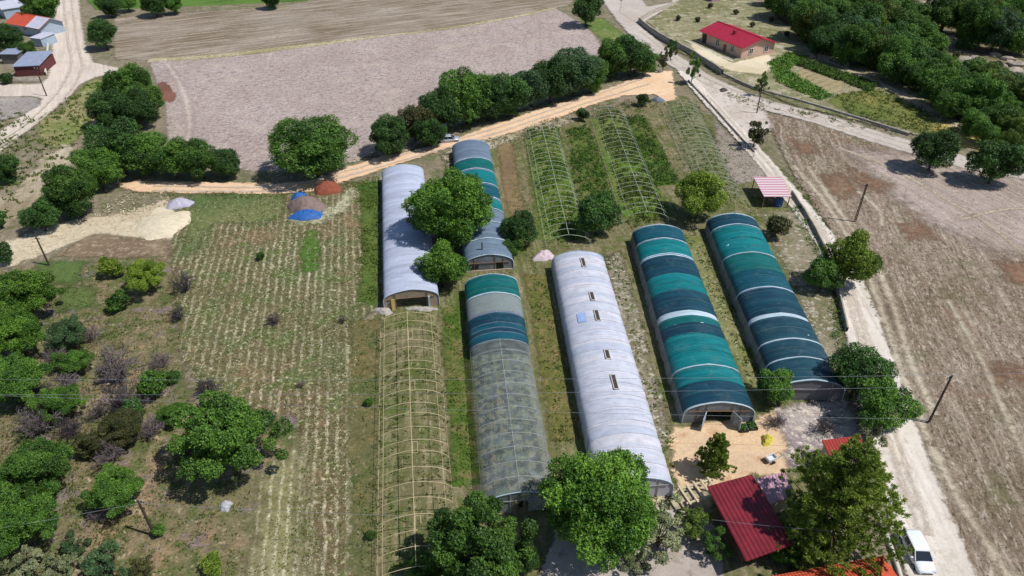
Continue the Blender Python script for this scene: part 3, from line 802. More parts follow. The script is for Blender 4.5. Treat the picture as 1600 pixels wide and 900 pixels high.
for x, y, r_, dk, lab in [(140, 520, 18, 0, 'small mauve bare shrub just right of the dull blue green tree'), (60, 610, 22, 1, 'dark bare thicket above the mauve one at the left edge'), (150, 640, 20, 0, 'thin mauve shrub left of the olive tree'), (250, 560, 20, 0, 'thin grey shrub right of the large mauve one'), (150, 800, 18, 0, 'low dry shrub below the tree with the long shadow'), (470, 600, 9, 0, 'tiny reddish dry shrub in the middle field'), (290, 700, 20, 1, 'dark bare shrub in the shadow of the broad field tree'), (178, 565, 42, 0, 'large mauve leafless shrub in the middle of the orchard'), (190, 622, 40, 1, 'grey leafless shrub below the large mauve one'), (286, 440, 22, 1, 'dark leafless shrub at the edge of the straw field'),
                          (277, 488, 18, 1, 'dark leafless shrub just below the topmost one at the field edge'), (426, 498, 14, 1, 'grey bare shrub alone in the middle of the field'), (534, 500, 8, 1, 'tiny brown bare shrub right of the grey one in the field'),
                          (322, 602, 24, 1, 'purplish bare shrub behind the broad field tree'), (100, 600, 30, 0, 'bare grey shrub between two green orchard trees'), (50, 655, 36, 0, 'mauve leafless thicket at the left edge'),
                          (105, 665, 28, 1, 'dark leafless shrub beside the mauve thicket'), (170, 705, 30, 0, 'bare grey shrub above the tree with the long shadow'), (85, 555, 22, 0, 'small bare shrub above the narrow green tree'), (230, 665, 28, 0, 'thin grey shrub right of the olive tree')]:
    bare(x, y, r_ * 1.25, lab, dk, 1.2)
bare(1215, 655, 26, 'pale dried bush in front of the right netted greenhouse', group='dry bushes beside the yard')
bare(1290, 665, 26, 'mauve bare bush beside the yard behind the pine', True, group='dry bushes beside the yard')
bare(1186, 215, 14, 'bare twiggy bush in the wedge between the roads', group='dry bushes beside the yard')
bare(985, 765, 18, 'dry brown brush at the near corner of the white greenhouse', group='dry bushes beside the yard')

# --- hedgerows
def row(trees, phrase, group, mats):
    words = ['first', 'second', 'third', 'fourth', 'fifth', 'sixth', 'seventh', 'eighth', 'ninth', 'tenth', 'eleventh', 'twelfth', 'thirteenth', 'fourteenth', 'fifteenth', 'sixteenth', 'seventeenth', 'eighteenth']
    for i, t in enumerate(sorted(trees)):
        x, y, r_ = t[:3]
        l_ = t[3] if len(t) > 3 else mats[i % len(mats)]
        place('auto', l_, x, y + 2, r_ * 1.14, words[i] + ' tree from the left ' + phrase, group=group, sz=0.95, lift=0.9)
row([(62, 335, 28), (112, 300, 40, 'mid'), (150, 262, 36), (185, 232, 44, 'dark'), (228, 240, 34, 'mid'), (268, 246, 34), (312, 250, 31, 'mid'), (350, 254, 25)], 'in the row along the left end of the orange path', 'hedgerow at the left end of the path', ['dark', 'dark', 'mid'])
row([(165, 172, 31), (203, 128, 33, 'mid'), (226, 158, 29, 'mid'), (214, 172, 30, 'dark'), (178, 140, 22)], 'in the clump at the left corner of the ploughed field', 'clump at the corner of the ploughed field', ['dark', 'mid'])
row([(606, 212, 33), (648, 190, 28, 'olive'), (672, 205, 26), (690, 172, 34), (728, 150, 44, 'mid'), (762, 152, 36, 'dark'), (795, 148, 34), (830, 135, 32, 'blue'), (862, 126, 34), (898, 112, 38, 'blue'), (925, 118, 26), (956, 92, 30, 'mid'), (986, 84, 34, 'dark'), (1006, 98, 20)],
    'in the long row above the orange path', 'long hedgerow above the path', ['dark', 'mid', 'dark'])
row([(4, 262, 25), (4, 396, 17), (-4, 340, 16)], 'at the far left edge below the road', 'trees at the left edge', ['dark'])
row([(12, 62, 24), (44, 76, 14, 'mid'), (64, 8, 30, 'mid'), (8, 120, 10)], 'among the sheds in the top left corner', 'trees among the sheds', ['dark'])
row([(170, 8, 17), (198, 2, 14), (240, 4, 20), (272, 6, 14), (425, -4, 16)], 'along the top edge beyond the stubble field', 'trees along the top edge', ['dark', 'mid'])
# --- woods at the top right
rr = random.Random(5)
wood = [(1268, 30), (1300, 50), (1330, 20), (1360, 45), (1395, 70), (1340, 70), (1300, 20), (1230, 12), (1212, -2), (1262, 4), (1380, 10), (1420, 40), (1390, 100), (1425, 90), (1455, 80), (1440, 110), (1475, 120), (1500, 150), (1470, 140), (1530, 150), (1520, 175), (1560, 165), (1590, 185), (1560, 195), (1600, 215), (1590, 150), (1545, 130), (1505, 115), (1560, 50), (1590, 60), (1575, 25), (1530, 40), (1505, 30), (1480, 20), (1600, 30), (1540, 10), (1450, 8), (1410, 5), (1290, 75), (1320, 90), (1360, 88), (1350, 0), (1440, 60), (1595, 88), (1610, 130), (1530, 95), (1470, 52), (1290, -4), (1325, -8), (1405, 118), (1590, 5)]
wood += [(1250, 44), (1290, 62), (1238, 26), (1350, 40), (1382, 30), (1405, 95), (1445, 130), (1520, 200), (1540, 215), (1580, 232), (1572, 135), (1455, 105), (1420, 22), (1270, 52), (1345, 55), (1575, 205), (1490, 172), (1372, 78), (1412, 62), (1515, 5), (1565, 72), (1550, 30), (1220, 14)]
FL = [(1160, -20), (1262, 72), (1400, 128), (1500, 195), (1640, 260)]
ORD = ['first', 'second', 'third', 'fourth', 'fifth', 'sixth', 'seventh', 'eighth', 'ninth', 'tenth', 'eleventh', 'twelfth', 'thirteenth', 'fourteenth', 'fifteenth', 'sixteenth', 'seventeenth', 'eighteenth', 'nineteenth', 'twentieth', 'twenty first', 'twenty second', 'twenty third', 'twenty fourth', 'twenty fifth', 'twenty sixth', 'twenty seventh', 'twenty eighth', 'twenty ninth', 'thirtieth']
def front_y(x):
    return float(np.interp(x, [p[0] for p in FL], [p[1] for p in FL]))
ranks = {}
for x, y in wood:
    d_ = front_y(x) - y
    ranks.setdefault(0 if d_ < 32 else (1 if d_ < 62 else (2 if d_ < 100 else 3)), []).append((x, y))
PH = ['front rank of the top right wood', 'second rank of the top right wood', 'third rank of the top right wood', 'back rank of the top right wood']
CLR = np.array([(1455, 44), (1500, 42), (1560, 72), (1610, 82), (1610, 128), (1560, 122), (1500, 95), (1462, 70)], float)
for k_, lst in ranks.items():
    for i, (x, y) in enumerate(sorted(lst)):
        if poly_sdf(np.array([[x, y]], float), CLR)[0] > -6 or (1400 < x < 1480 and y < 22): continue
        place('H', rr.choice(['dark', 'blue', 'mid', 'mid', 'mid', 'olivegreen', 'olivegreen', 'mid']), x, y - (8 if k_ == 0 else 0), rr.uniform(22, 30) if k_ == 0 else rr.uniform(27, 38), ORD[i] + ' tree from the left, ' + PH[k_], group='trees of the wood at the top right', sz=rr.uniform(.8, 1.1), lift=.9)
for i, (x, y) in enumerate(sorted([(1500, 68), (1448, 28), (1560, 100), (1570, 112), (1495, 85), (1460, 45)])):
    place('S', rr.choice(['olive', 'blue']), x + rr.uniform(-2, 2), y, rr.uniform(7, 12), ORD[i] + ' bush from the left in the rocky clearing of the top right wood', 'shrub', 'shrub', 'bushes in the rocky clearing')
for i, (x, y) in enumerate(sorted([(1110, 8), (1150, 18), (1090, 30), (1060, 28), (1176, 38), (1205, 30), (1230, 52)])):
    place('S', 'olive', x, y, 5.5, ORD[i] + ' low olive bush from the left in the dry plot round the red roofed house', 'shrub', 'shrub', 'low bushes round the red roofed house')
# --- pines
pm, pt = pine_mesh(11, 13, 60, 0.014)
SH['pine'] = [(pm, pt)]
SH['pine2'] = [pine_mesh(12, 9, 34, 0.03)]
place('pine', 'pine', 1312, 786, 122, 'tall pine with spreading branches between the red and orange roofs', 'pine_tree', 'tree', sz=0.95, lift=0.92)
place('pine', 'pine', 1262, 842, 58, 'smaller pine at the left foot of the tall pine beside the red roof', 'pine_tree', 'tree', sz=0.9)
place('pine2', 'pine', 1119, 712, 36, 'young open pine standing alone in the sandy yard', 'pine_tree', 'tree', sz=1.25)
place('M', 'bright', 1232, 862, 26, 'round green shrub below the pines beside the red roof', 'shrub', 'shrub')
place('M', 'lime', 1285, 862, 22, 'yellow green shrub just above the orange roof', 'shrub', 'shrub')

# --- ground cover, one object each
def cover(name, px, leaf, dens, size, n=5, hgt=0.25, spread=0.3, seed=1, rows=None, label=None):
    rng = np.random.default_rng(seed)
    poly = wpoly(px)
    lo, hi = poly.min(0), poly.max(0)
    A = (hi - lo).prod()
    P = rng.uniform(lo, hi, (int(A * dens), 2))
    P = P[poly_sdf(P, poly) > 0]
    w = (2 if 'crop' in name else 0) + sum(np.sin(P[:, 0] * a + b) * np.cos(P[:, 1] * c + b) for a, b, c in ((0.7, 1, 0.5), (0.25, 2, 0.31), (1.9, 3, 1.4)))
    P = P[w + rng.normal(size=len(P)) * 0.9 > -0.3]
    if rows:
        ang, per = rows
        u = P[:, 0] * math.cos(ang) + P[:, 1] * math.sin(ang)
        nu = np.round(u / per) * per + rng.normal(size=len(u)) * per * 0.12
        P[:, 0] += (nu - u) * math.cos(ang)
        P[:, 1] += (nu - u) * math.sin(ang)
    m_ = len(P)
    C_ = np.repeat(np.column_stack([P, np.zeros(m_)]), n, 0)
    C_[:, :2] += rng.normal(size=(m_ * n, 2)) * spread * 0.5
    s = size * rng.uniform(0.5, 1.4, m_ * n)
    C_[:, 2] = rng.uniform(0.2, 1, m_ * n) * hgt + 0.1
    N_ = rng.normal(size=(m_ * n, 3)) * 0.8 + np.array([0, -0.3, 0.8])
    N_ /= np.linalg.norm(N_, axis=1)[:, None]
    V, F = quads_at(rng, C_, N_, s, 0.5)
    T = np.clip(np.repeat(rng.uniform(0.1, 0.9, m_), n) + rng.normal(size=m_ * n) * .15, 0, 1)
    o = link(name, np_mesh(name, V, F, fattr={'tint': T}), LM[leaf])
    o['kind'] = 'stuff'
    if label:
        tag(o, label, 'ground cover')
    return o
cover('straw_tufts', [(272, 320), (400, 310), (560, 290), (560, 500), (552, 900), (385, 900), (470, 705), (466, 650), (330, 625), (285, 560), (270, 420)], 'straw', 4.5, 0.085, 4, 0.1, 0.2, 1, (A_mid, 1.15), 'pale straw tufts standing in rows across the middle field')
cover('field_weeds', [(272, 315), (400, 306), (590, 285), (590, 480), (556, 560), (552, 900), (390, 900), (470, 705), (466, 650), (330, 625), (285, 560), (270, 420)], 'weed', 3.5, 0.10, 4, 0.12, 0.35, 2, None, 'green weeds between the straw rows of the middle field')
cover('orchard_grass', [(0, 430), (240, 405), (285, 440), (285, 600), (400, 780), (385, 900), (0, 900)], 'weed', 2.0, 0.12, 6, 0.15, 0.5, 3, None, 'patchy green grass and weeds between the orchard trees')
cover('tall_grass', [(563, 290), (591, 284), (592, 470), (566, 470)], 'weed', 4, 0.16, 6, 0.4, 0.5, 4, None, 'tall bright grass along the left side of the left white greenhouse')
cover('tall_grass', [(697, 480), (718, 478), (744, 760), (712, 770)], 'weed', 5, 0.12, 6, 0.25, 0.4, 5, None, 'bright grass between the brown hoops and the grey netted greenhouse')
cover('tall_grass', [(975, 185), (1005, 180), (1062, 285), (1020, 295)], 'lushw', 6, 0.2, 6, 0.4, 0.4, 6, None, 'bright grass strip between the second and third bare hoop frames')
cover('tall_grass', [(885, 205), (920, 195), (965, 335), (905, 340)], 'lushw', 5, 0.2, 6, 0.4, 0.4, 7, None, 'bright grass strip between the first and second bare hoop frames')
cover('frame_weeds', [(930, 180), (970, 175), (1045, 340), (985, 360)], 'weed', 6, 0.2, 6, 0.5, 0.4, 8, None, 'weeds growing inside the middle bare hoop frame')
cover('frame_weeds', [(820, 205), (872, 200), (910, 375), (858, 385)], 'lushw', 4, 0.2, 5, 0.45, 0.4, 9, None, 'weeds growing inside the bare hoop frame nearest the teal greenhouse')
cover('frame_weeds', [(1040, 160), (1090, 160), (1165, 310), (1100, 320)], 'weed', 2.0, 0.18, 5, 0.2, 0.4, 10, None, 'pale weeds growing inside the right hand bare hoop frame')
cover('strip_weeds', [(820, 420), (850, 420), (905, 690), (868, 700)], 'weed', 3, 0.15, 5, 0.2, 0.4, 11, None, 'weeds in the strip left of the white plastic greenhouse')
cover('strip_weeds', [(940, 400), (975, 390), (1060, 690), (1030, 720)], 'weed', 2.5, 0.15, 5, 0.2, 0.4, 12, None, 'weeds in the stony strip right of the white plastic greenhouse')
cover('strip_weeds', [(1070, 365), (1095, 362), (1190, 590), (1172, 600)], 'weed', 3, 0.15, 5, 0.2, 0.4, 13, None, 'weeds in the strip between the two netted greenhouses')
cover('dry_tufts', [(1240, 230), (1420, 250), (1600, 300), (1600, 900), (1520, 900), (1400, 600), (1310, 370)], 'straw', 2.2, 0.10, 4, 0.1, 0.3, 14, None, 'pale dry tufts scattered over the right field')
cover('dry_weeds', [(1240, 230), (1420, 250), (1600, 300), (1600, 900), (1520, 900), (1400, 600), (1310, 370)], 'olive', 2.2, 0.10, 4, 0.1, 0.3, 15, None, 'dull olive weeds scattered over the right field')
cover('verge_weeds', [(590, 490), (700, 480), (740, 900), (590, 900)], 'weed', 2, 0.14, 5, 0.15, 0.35, 16, None, 'weeds growing inside the brown hoop frame in the foreground')
cover('verge_weeds', [(560, 500), (592, 490), (594, 900), (560, 900)], 'weed', 3, 0.12, 5, 0.15, 0.4, 41, None, 'weeds in the dry strip left of the cream hoop frame')
cover('garden_crop', [(1252, 95), (1370, 135), (1360, 146), (1245, 104)], 'lushw', 9, 0.26, 7, 1.0, 0.5, 17, None, 'tall bright crop strip in the garden right of the red roofed house')
cover('garden_crop', [(1200, 100), (1232, 84), (1262, 92), (1230, 112), (1300, 152), (1280, 160), (1215, 130)], 'bright', 6, 0.26, 7, 0.7, 0.5, 18, None, 'leafy vegetable plants beside the house garden beds')
cover('garden_weeds', [(1300, 150), (1380, 140), (1500, 200), (1480, 222), (1330, 182)], 'weed', 4, 0.2, 6, 0.4, 0.5, 19, None, 'tall yellowing grass in the long garden behind the gravel road')
cover('verge_bushes', [(1130, 145), (1200, 160), (1400, 208), (1405, 214), (1300, 192), (1180, 172)], 'grey', 0.9, 0.3, 6, 0.5, 0.7, 20, None, 'pale scrub along the verge of the gravel road')
cover('path_scrub', [(195, 305), (260, 302), (265, 320), (160, 345), (120, 335)], 'straw', 1.5, 0.2, 5, 0.2, 0.6, 21, None, 'dry scrub between the hedgerow and the pale track')
cover('roadside_grass', [(1215, 262), (1245, 300), (1305, 390), (1345, 450), (1375, 520), (1395, 560), (1372, 490), (1330, 400), (1250, 280)], 'weed', 2.5, 0.16, 5, 0.2, 0.4, 22, None, 'green grass along the right edge of the concrete road')
cover('slope_grass', [(-20, 150), (60, 190), (130, 135), (165, 125), (130, 240), (40, 310), (0, 360), (-20, 350)], 'weed', 0.7, 0.3, 5, 0.2, 0.6, 23, None, 'thin grass on the slope below the pale road at left')

cover('bank_scrub', [(560, 262), (640, 236), (820, 165), (960, 125), (1020, 105), (1020, 98), (940, 118), (800, 162), (640, 225), (560, 250)], 'olive', 2.5, 0.2, 6, 0.5, 0.6, 31, None, 'dark undergrowth along the foot of the long hedgerow')
cover('bank_scrub', [(690, 244), (780, 216), (850, 190), (925, 167), (1000, 155), (1050, 165), (1000, 175), (900, 188), (800, 222), (700, 258)], 'olive', 2.5, 0.16, 6, 0.35, 0.6, 32, None, 'brown scrub along the lower bank of the orange path')
cover('bank_scrub', [(200, 300), (440, 304), (540, 285), (590, 270), (590, 282), (540, 298), (470, 312), (200, 308)], 'weed', 3, 0.14, 6, 0.25, 0.6, 33, None, 'green weeds along the lower edge of the orange path')
cover('wild_grass', [(0, 430), (60, 430), (160, 500), (240, 600), (180, 700), (200, 850), (0, 900)], 'olive', 2.5, 0.12, 6, 0.2, 0.6, 34, None, 'tangled dry grass under the orchard trees')
cover('wild_grass', [(700, 460), (720, 430), (830, 430), (850, 400), (960, 380), (1100, 350), (1230, 340), (1180, 250), (1060, 160), (800, 215), (800, 380)], 'weed', 2.0, 0.12, 5, 0.15, 0.6, 35, None, 'short weeds over the ground between the far hoops and the greenhouses')
cover('wall_weeds', [(1232, 318), (1246, 318), (1300, 410), (1318, 520), (1306, 545), (1292, 440)], 'mid', 5, 0.16, 6, 0.5, 0.6, 36, None, 'green weeds along the low wall beside the concrete road')
cover('yard_weeds', [(1000, 700), (1050, 680), (1062, 760), (1040, 790), (1000, 770)], 'weed', 4, 0.13, 6, 0.3, 0.5, 37, None, 'weeds between the white greenhouse and the sandy yard')
# ------------------------------------------------------------------ greenhouses
def netmat(name, c, c2, transl=0.15, alpha=1.0, weave=True):
    m = NT(name)
    O = m.O()
    v = m.mapp(O, 0, (0.35, 1.6, 0.35))
    n = m.noise(v, 1.0, 5, 0.6, 0.3)
    col = m.mix(m.mr(n, 0.35, 0.65), lin(c), lin(c2))
    n2 = m.noise(O, 7, 4, 0.6)
    col = m.gain(col, m.mr(n2, 0.3, 0.7, 0.84, 1.16))
    col = m.gain(col, m.mr(m.noise(m.mapp(O, 0, (0.12, 0.9, 0.12)), 1.0, 3, 0.7), 0.35, 0.65, 0.84, 1.18))
    dust = m.mr(m.noise(m.mapp(O, 0, (0.5, 0.5, 0.9)), 1.0, 6, 0.7, 0.6), 0.54, 0.72, 0, 0.14)
    col = m.mix(dust, col, lin((150, 156, 150)))
    rb = m.mr(m.math('COSINE', m.math('MULTIPLY', m.sep(O)[1], PI)), 0.985, 1.0, 0, 0.14)
    col = m.mix(rb, col, lin((168, 184, 184)))
    n3 = m.noise(m.mapp(O, 0, (0.25, 4.0, 0.25)), 1.0, 4, 0.7)
    m.bump(n3, 0.55, 0.12)
    m.fin(col, 0.55, 0, 0.35)
    if alpha < 1:
        a = m.mr(m.noise(O, 0.9, 3), 0.35, 0.65, alpha - 0.08, alpha + 0.08)
        m.set(m.p.inputs['Alpha'], a)
    tr_ = m.n('ShaderNodeBsdfTranslucent')
    m.l(col, tr_.inputs[0])
    mx = m.n('ShaderNodeMixShader')
    mx.inputs[0].default_value = transl
    m.l(m.p.outputs[0], mx.inputs[1])
    m.l(tr_.outputs[0], mx.inputs[2])
    m.l(mx.outputs[0], m.out.inputs[0])
    return m.m
N_teal = netmat('net_teal', (10, 128, 130), (8, 110, 116))
N_green = netmat('net_green', (14, 108, 104), (12, 92, 94))
N_dark = netmat('net_dark', (24, 58, 78), (18, 74, 90))
N_dteal = netmat('net_dark_teal', (18, 90, 104), (18, 74, 92))
N_slate = netmat('net_slate', (34, 78, 90), (28, 66, 82))
F_white = netmat('film_white', (206, 206, 214), (190, 190, 202), 0.2)
F_lilac = netmat('film_lilac', (200, 206, 224), (190, 196, 216), 0.2)
F_blue = netmat('film_bluegrey', (128, 146, 166), (112, 132, 150), 0.25)
F_strap = netmat('film_strap', (190, 208, 216), (176, 196, 206), 0.1)
F_skirt = netmat('film_skirt', (150, 156, 156), (120, 128, 128), 0.25)
N_clear = netmat('net_grey', (176, 186, 182), (160, 172, 168), 0.10, 0.30)
N_gable = netmat('film_gable', (150, 156, 162), (126, 128, 130), 0.2, 0.8)
M_frame = paint('galvanised', (176, 176, 172), 0.5, 0.3, 0.1)
M_wood = paint('weathered_wood', (150, 122, 92), 0.9, var=0.2, scale=3, bump=0.3)
M_hoopA = paint('hoop_cream', (206, 186, 148), 0.6, 0.0, 0.12)
M_hoopB = paint('hoop_grey', (184, 190, 168), 0.6, 0.0, 0.12)
M_rub = paint('rubble_grey', (190, 182, 172), 0.95, var=0.25, scale=2, bump=0.6)

def prof(W, he, hr, n=20):
    pts = [(-W / 2 - 0.05, 0.0), (-W / 2 - 0.02, he * 0.5)]
    for i in range(n + 1):
        t = PI * i / n
        q = min(t, PI - t) / (PI / 2)
        pts.append((-W / 2 * math.cos(t) * (1.0), he + (hr - he) * (0.74 * math.sin(t) ** 0.95 + 0.26 * q)))
    pts += [(W / 2 + 0.02, he * 0.5), (W / 2 + 0.05, 0.0)]
    return np.array(pts)
def offs(p, o):
    t = np.gradient(p, axis=0)
    t /= np.linalg.norm(t, axis=1)[:, None]
    return p + np.stack([-t[:, 1], t[:, 0]], 1) * o
def skin_part(name, P, y0, y1, mat, parent, off=0.0, i0=0, i1=None, sag=0.05, pitch=2.0, seed=0, thick=True):
    rng = np.random.default_rng(seed + int(abs(y0) * 10))
    Q = offs(P, off)[i0:i1]
    ny = max(2, int(abs(y1 - y0) / 0.5) + 1)
    ys = np.linspace(y0, y1, ny)
    V = []
    c = Q.mean(0)
    for y in ys:
        s = 1 - sag / 3.0 * (0.5 - 0.5 * math.cos(2 * PI * y / pitch)) if sag > 0 else 1.0
        jit = rng.normal(size=Q.shape) * 0.012
        q = Q.copy()
        hz = np.clip(Q[:, 1] / 2.0, 0, 1)
        q = q + (np.array([0, 1.0]) - Q * 0 - Q / 4) * 0
        q[:, 1] = Q[:, 1] * (1 - (1 - s) * hz)
        q[:, 0] = Q[:, 0] * (1 - (1 - s) * 0.6)
        q += jit
        V += [(a, y, b) for a, b in q]
    m = len(Q)
    F = [(j * m + i, j * m + i + 1, (j + 1) * m + i + 1, (j + 1) * m + i) for j in range(ny - 1) for i in range(m - 1)]
    me = np_mesh(name, V, F, smooth=True)
    me.materials.append(mat)
    me.update()
    o = link(name, me, None, parent)
    return o
def rib(P, y, r, off=0.0, lean=0.0, i0=0, i1=None, n=5):
    Q = offs(P, off)[i0:i1]
    mb = MB()
    mb.tube([(a, y + lean * b, b) for a, b in Q], r, n)
    return mb
class House:
    pass
def gh_root(far, near, W, hr, he, name, label, cat='greenhouse', group=None):
    Pf, Pn = G(*far, hr), G(*near, hr)
    ax = Pf - Pn
    L = ax.length
    mid = (Pf + Pn) / 2
    h = House()
    h.root = thing(name, (mid.x, mid.y, 0), math.atan2(-ax.x, ax.y), label, cat, group)
    h.L, h.W, h.P = L, W, prof(W, he, hr)
    def s(py):
        f = (py - near[1]) / (far[1] - near[1])
        P_ = G(near[0] + (far[0] - near[0]) * f, py, hr)
        return (P_ - Pn).dot(ax.normalized()) - L / 2
    h.s = s
    h.hr, h.he = hr, he
    return h
def gable(h, y, mat, door=None, doors_open=False, frame=M_frame):
    """end wall at local y with an opening (x0,x1,ztop)"""
    P = offs(h.P, -0.03)
    sgn = -1 if y < 0 else 1
    def arch(x):
        return float(np.interp(x, P[:, 0], P[:, 1]))
    xs = np.linspace(P[2, 0], P[-3, 0], 29)
    mb = MB()
    for a, b in zip(xs[:-1], xs[1:]):
        zl = 0.0
        if door and a >= door[0] - 0.05 and b <= door[1] + 0.05:
            zl = door[2]
        q = [(a, y, zl), (b, y, zl), (b, y, arch(b)), (a, y, arch(a))]
        q2 = [(p[0], y - sgn * 0.03, p[2]) for p in q]
        mb.add(q + q2, [(0, 1, 2, 3), (7, 6, 5, 4)])
    mb.build('end_wall', mat, h.root)
    fr = MB()
    yy = y + sgn * 0.05
    for x in ([door[0], door[1]] if door else []) + [-h.W * 0.3, h.W * 0.3]:
        fr.box((x, yy, arch(x) / 2), (0.09, 0.06, arch(x)))
    zt = door[2] if door else 2.0
    fr.box((0, yy + sgn * 0.04, zt), (h.W * 0.86, 0.06, 0.09))
    fr.build('end_frame', frame, h.root)
    rib(h.P, y + sgn * 0.06, 0.06, 0.0).build('end_arch', F_strap, h.root)
    if door and doors_open:
        for sx, ang in ((door[0], R(-62)), (door[1], R(62))):
            f = MB()
            w = (door[1] - door[0]) / 2
            d_ = (-1 if sx < 0 else 1)
            M = Matrix.Rotation(ang, 3, 'Z')
            M2 = M
            def pt(u, z):
                v = M2 @ Vector((0, -u if False else 0, 0))
                return Vector((sx + d_ * math.cos(abs(ang)) * u, yy - math.sin(abs(ang)) * u, z))
            for (a, b) in (((0, 0.08), (w, 0.08)), ((w, 0.08), (w, door[2])), ((w, door[2]), (0, door[2])), ((0, door[2]), (0, 0.08)), ((0, 0.08), (w, door[2])), ((0, door[2] * .5), (w, door[2] * .5))):
                f.tube([pt(*a), pt(*b)], 0.045, 4)
            dr = f.build('door', F_strap, h.root)
            p = MB()
            q = [pt(0.03, 0.1), pt(w - 0.03, 0.1), pt(w - 0.03, door[2] - .02), pt(0.03, door[2] - .02)]
            q2 = [v + Vector((0.015, 0.01, 0)) for v in q]
            p.add(q + q2, [(0, 1, 2, 3), (7, 6, 5, 4), (0, 4, 5, 1), (1, 5, 6, 2), (2, 6, 7, 3), (3, 7, 4, 0)])
            p.build('door_film', N_gable, dr)
def strap(h, y, w=0.16, mat=F_strap, off=0.075, i0=1, i1=-1):
    o = skin_part('strap', h.P, y - w / 2, y + w / 2, mat, h.root, off, i0, i1, 0)
    return o
def net(h, ya, yb, mat, off=0.05, i0=2, i1=-2):
    a, b = sorted((ya, yb))
    return skin_part('shade_net', h.P, a + 0.02, b - 0.02, mat, h.root, off, i0, i1, 0.045)
def skirts(h, mat, seed=1):
    """plastic hanging along both sides with an uneven lower hem"""
    rg = random.Random(seed)
    for sx in (-1, 1):
        V, F = [], []
        n = int(h.L / 0.7)
        for i in range(n + 1):
            y = -h.L / 2 + h.L * i / n
            o_ = rg.uniform(0.02, 0.28)
            V += [(sx * (h.W / 2 + 0.04), y, h.he * 0.95), (sx * (h.W / 2 + 0.08 + o_ * .5), y, h.he * 0.45), (sx * (h.W / 2 + 0.12 + o_), y, 0.02)]
        F = [(i * 3 + k, i * 3 + k + 1, i * 3 + k + 4, i * 3 + k + 3) for i in range(n) for k in range(2)]
        me = np_mesh('side_skirt', V, F)
        me.materials.append(mat)
        link('side_skirt', me, None, h.root)

GRP = 'long arched greenhouses'
# A: left white greenhouse
h = gh_root((628, 257), (641, 452), 7.8, 3.3, 1.7, 'greenhouse', 'left white plastic greenhouse with open wooden gable, partly under the large tree', group=GRP)
skin_part('plastic_cover', h.P, -h.L / 2, h.L / 2, F_lilac, h.root, 0, 0, None, 0.03, 2.0, 1)
for k in range(int(h.L / 2) + 1):
    rib(h.P, -h.L / 2 + 2 * k, 0.035, -0.01).build('hoop', F_lilac, h.root)
gable(h, -h.L / 2, paint('gable_cardboard', (170, 150, 128), 0.9, var=0.2, scale=0.8), (-2.2, 2.2, 1.9), False, M_wood)
gable(h, h.L / 2, F_lilac)
mb = MB(); mb.box((0, -h.L / 2 + 2.5, 1.0), (4.4, 0.06, 1.9)); mb.build('inner_panel', paint('gable_cardboard', (170, 150, 128)), h.root)
mb = MB(); mb.box((-2.6, -h.L / 2 - 0.2, 1.0), (0.5, 0.08, 1.9), 0.2); mb.build('door_leaf', paint('yellow_wood', (206, 176, 110), 0.8), h.root)
mb = MB(); mb.box((2.5, -h.L / 2 - 0.25, 1.0), (0.25, 0.25, 2.0)); mb.build('door_post', F_strap, h.root)
for y_, c in ((h.s(318), (196, 120, 120)), (h.s(345), (180, 140, 150))):
    Q = offs(h.P, 0.02)
    mb = MB()
    i = 12
    a, b = Q[i], Q[i + 1]
    mb.slab([(a[0], y_ - .7, a[1] + .02), (b[0], y_ - .7, b[1] + .02), (b[0], y_ + .7, b[1] + .02), (a[0], y_ + .7, a[1] + .02)], 0.012)
    mb.build('patch', paint('patch_pink%d' % c[1], c, 0.7), h.root)

# B: far teal greenhouse with grey gable
h = gh_root((735, 218), (764, 397), 7.5, 3.2, 1.5, 'greenhouse', 'far teal netted greenhouse with grey glazed gable, mostly hidden by the large tree', group=GRP)
skin_part('plastic_cover', h.P, -h.L / 2, h.L / 2, F_blue, h.root, 0, 0, None, 0.04, 2.0, 2)
s = h.s
for a, b, m_ in ((247, 261, N_green), (265, 283, N_teal), (287, 304, N_dteal), (308, 322, N_teal)):
    net(h, s(a), s(b), m_)
for y in (246, 263, 285, 306, 324, 345, 372):
    strap(h, s(y), 0.22)
gable(h, -h.L / 2, N_gable, (0.9, 2.2, 1.7), False, M_wood)
gable(h, h.L / 2, F_blue)
mb = MB()
for x in (-2.6, -1.9):
    mb.box((x, -h.L / 2 - 0.1, 1.1), (0.5, 0.06, 0.8))
mb.build('window', paint('dark_open', (40, 40, 42), 0.8), h.root)
mb = MB(); mb.box((0, -h.L / 2 - 0.14, 0.22), (7.2, 0.12, 0.42)); mb.build('base_board', paint('bleached_board', (196, 176, 150), 0.9), h.root)
mb = MB(); mb.tube([(-0.9, -h.L / 2 + 1.6, 2.9), (-0.9, -h.L / 2 + 1.6, 4.3)], 0.13, 8); mb.build('stove_pipe', paint('stove_pipe', (120, 112, 108), 0.6, 0.4), h.root)

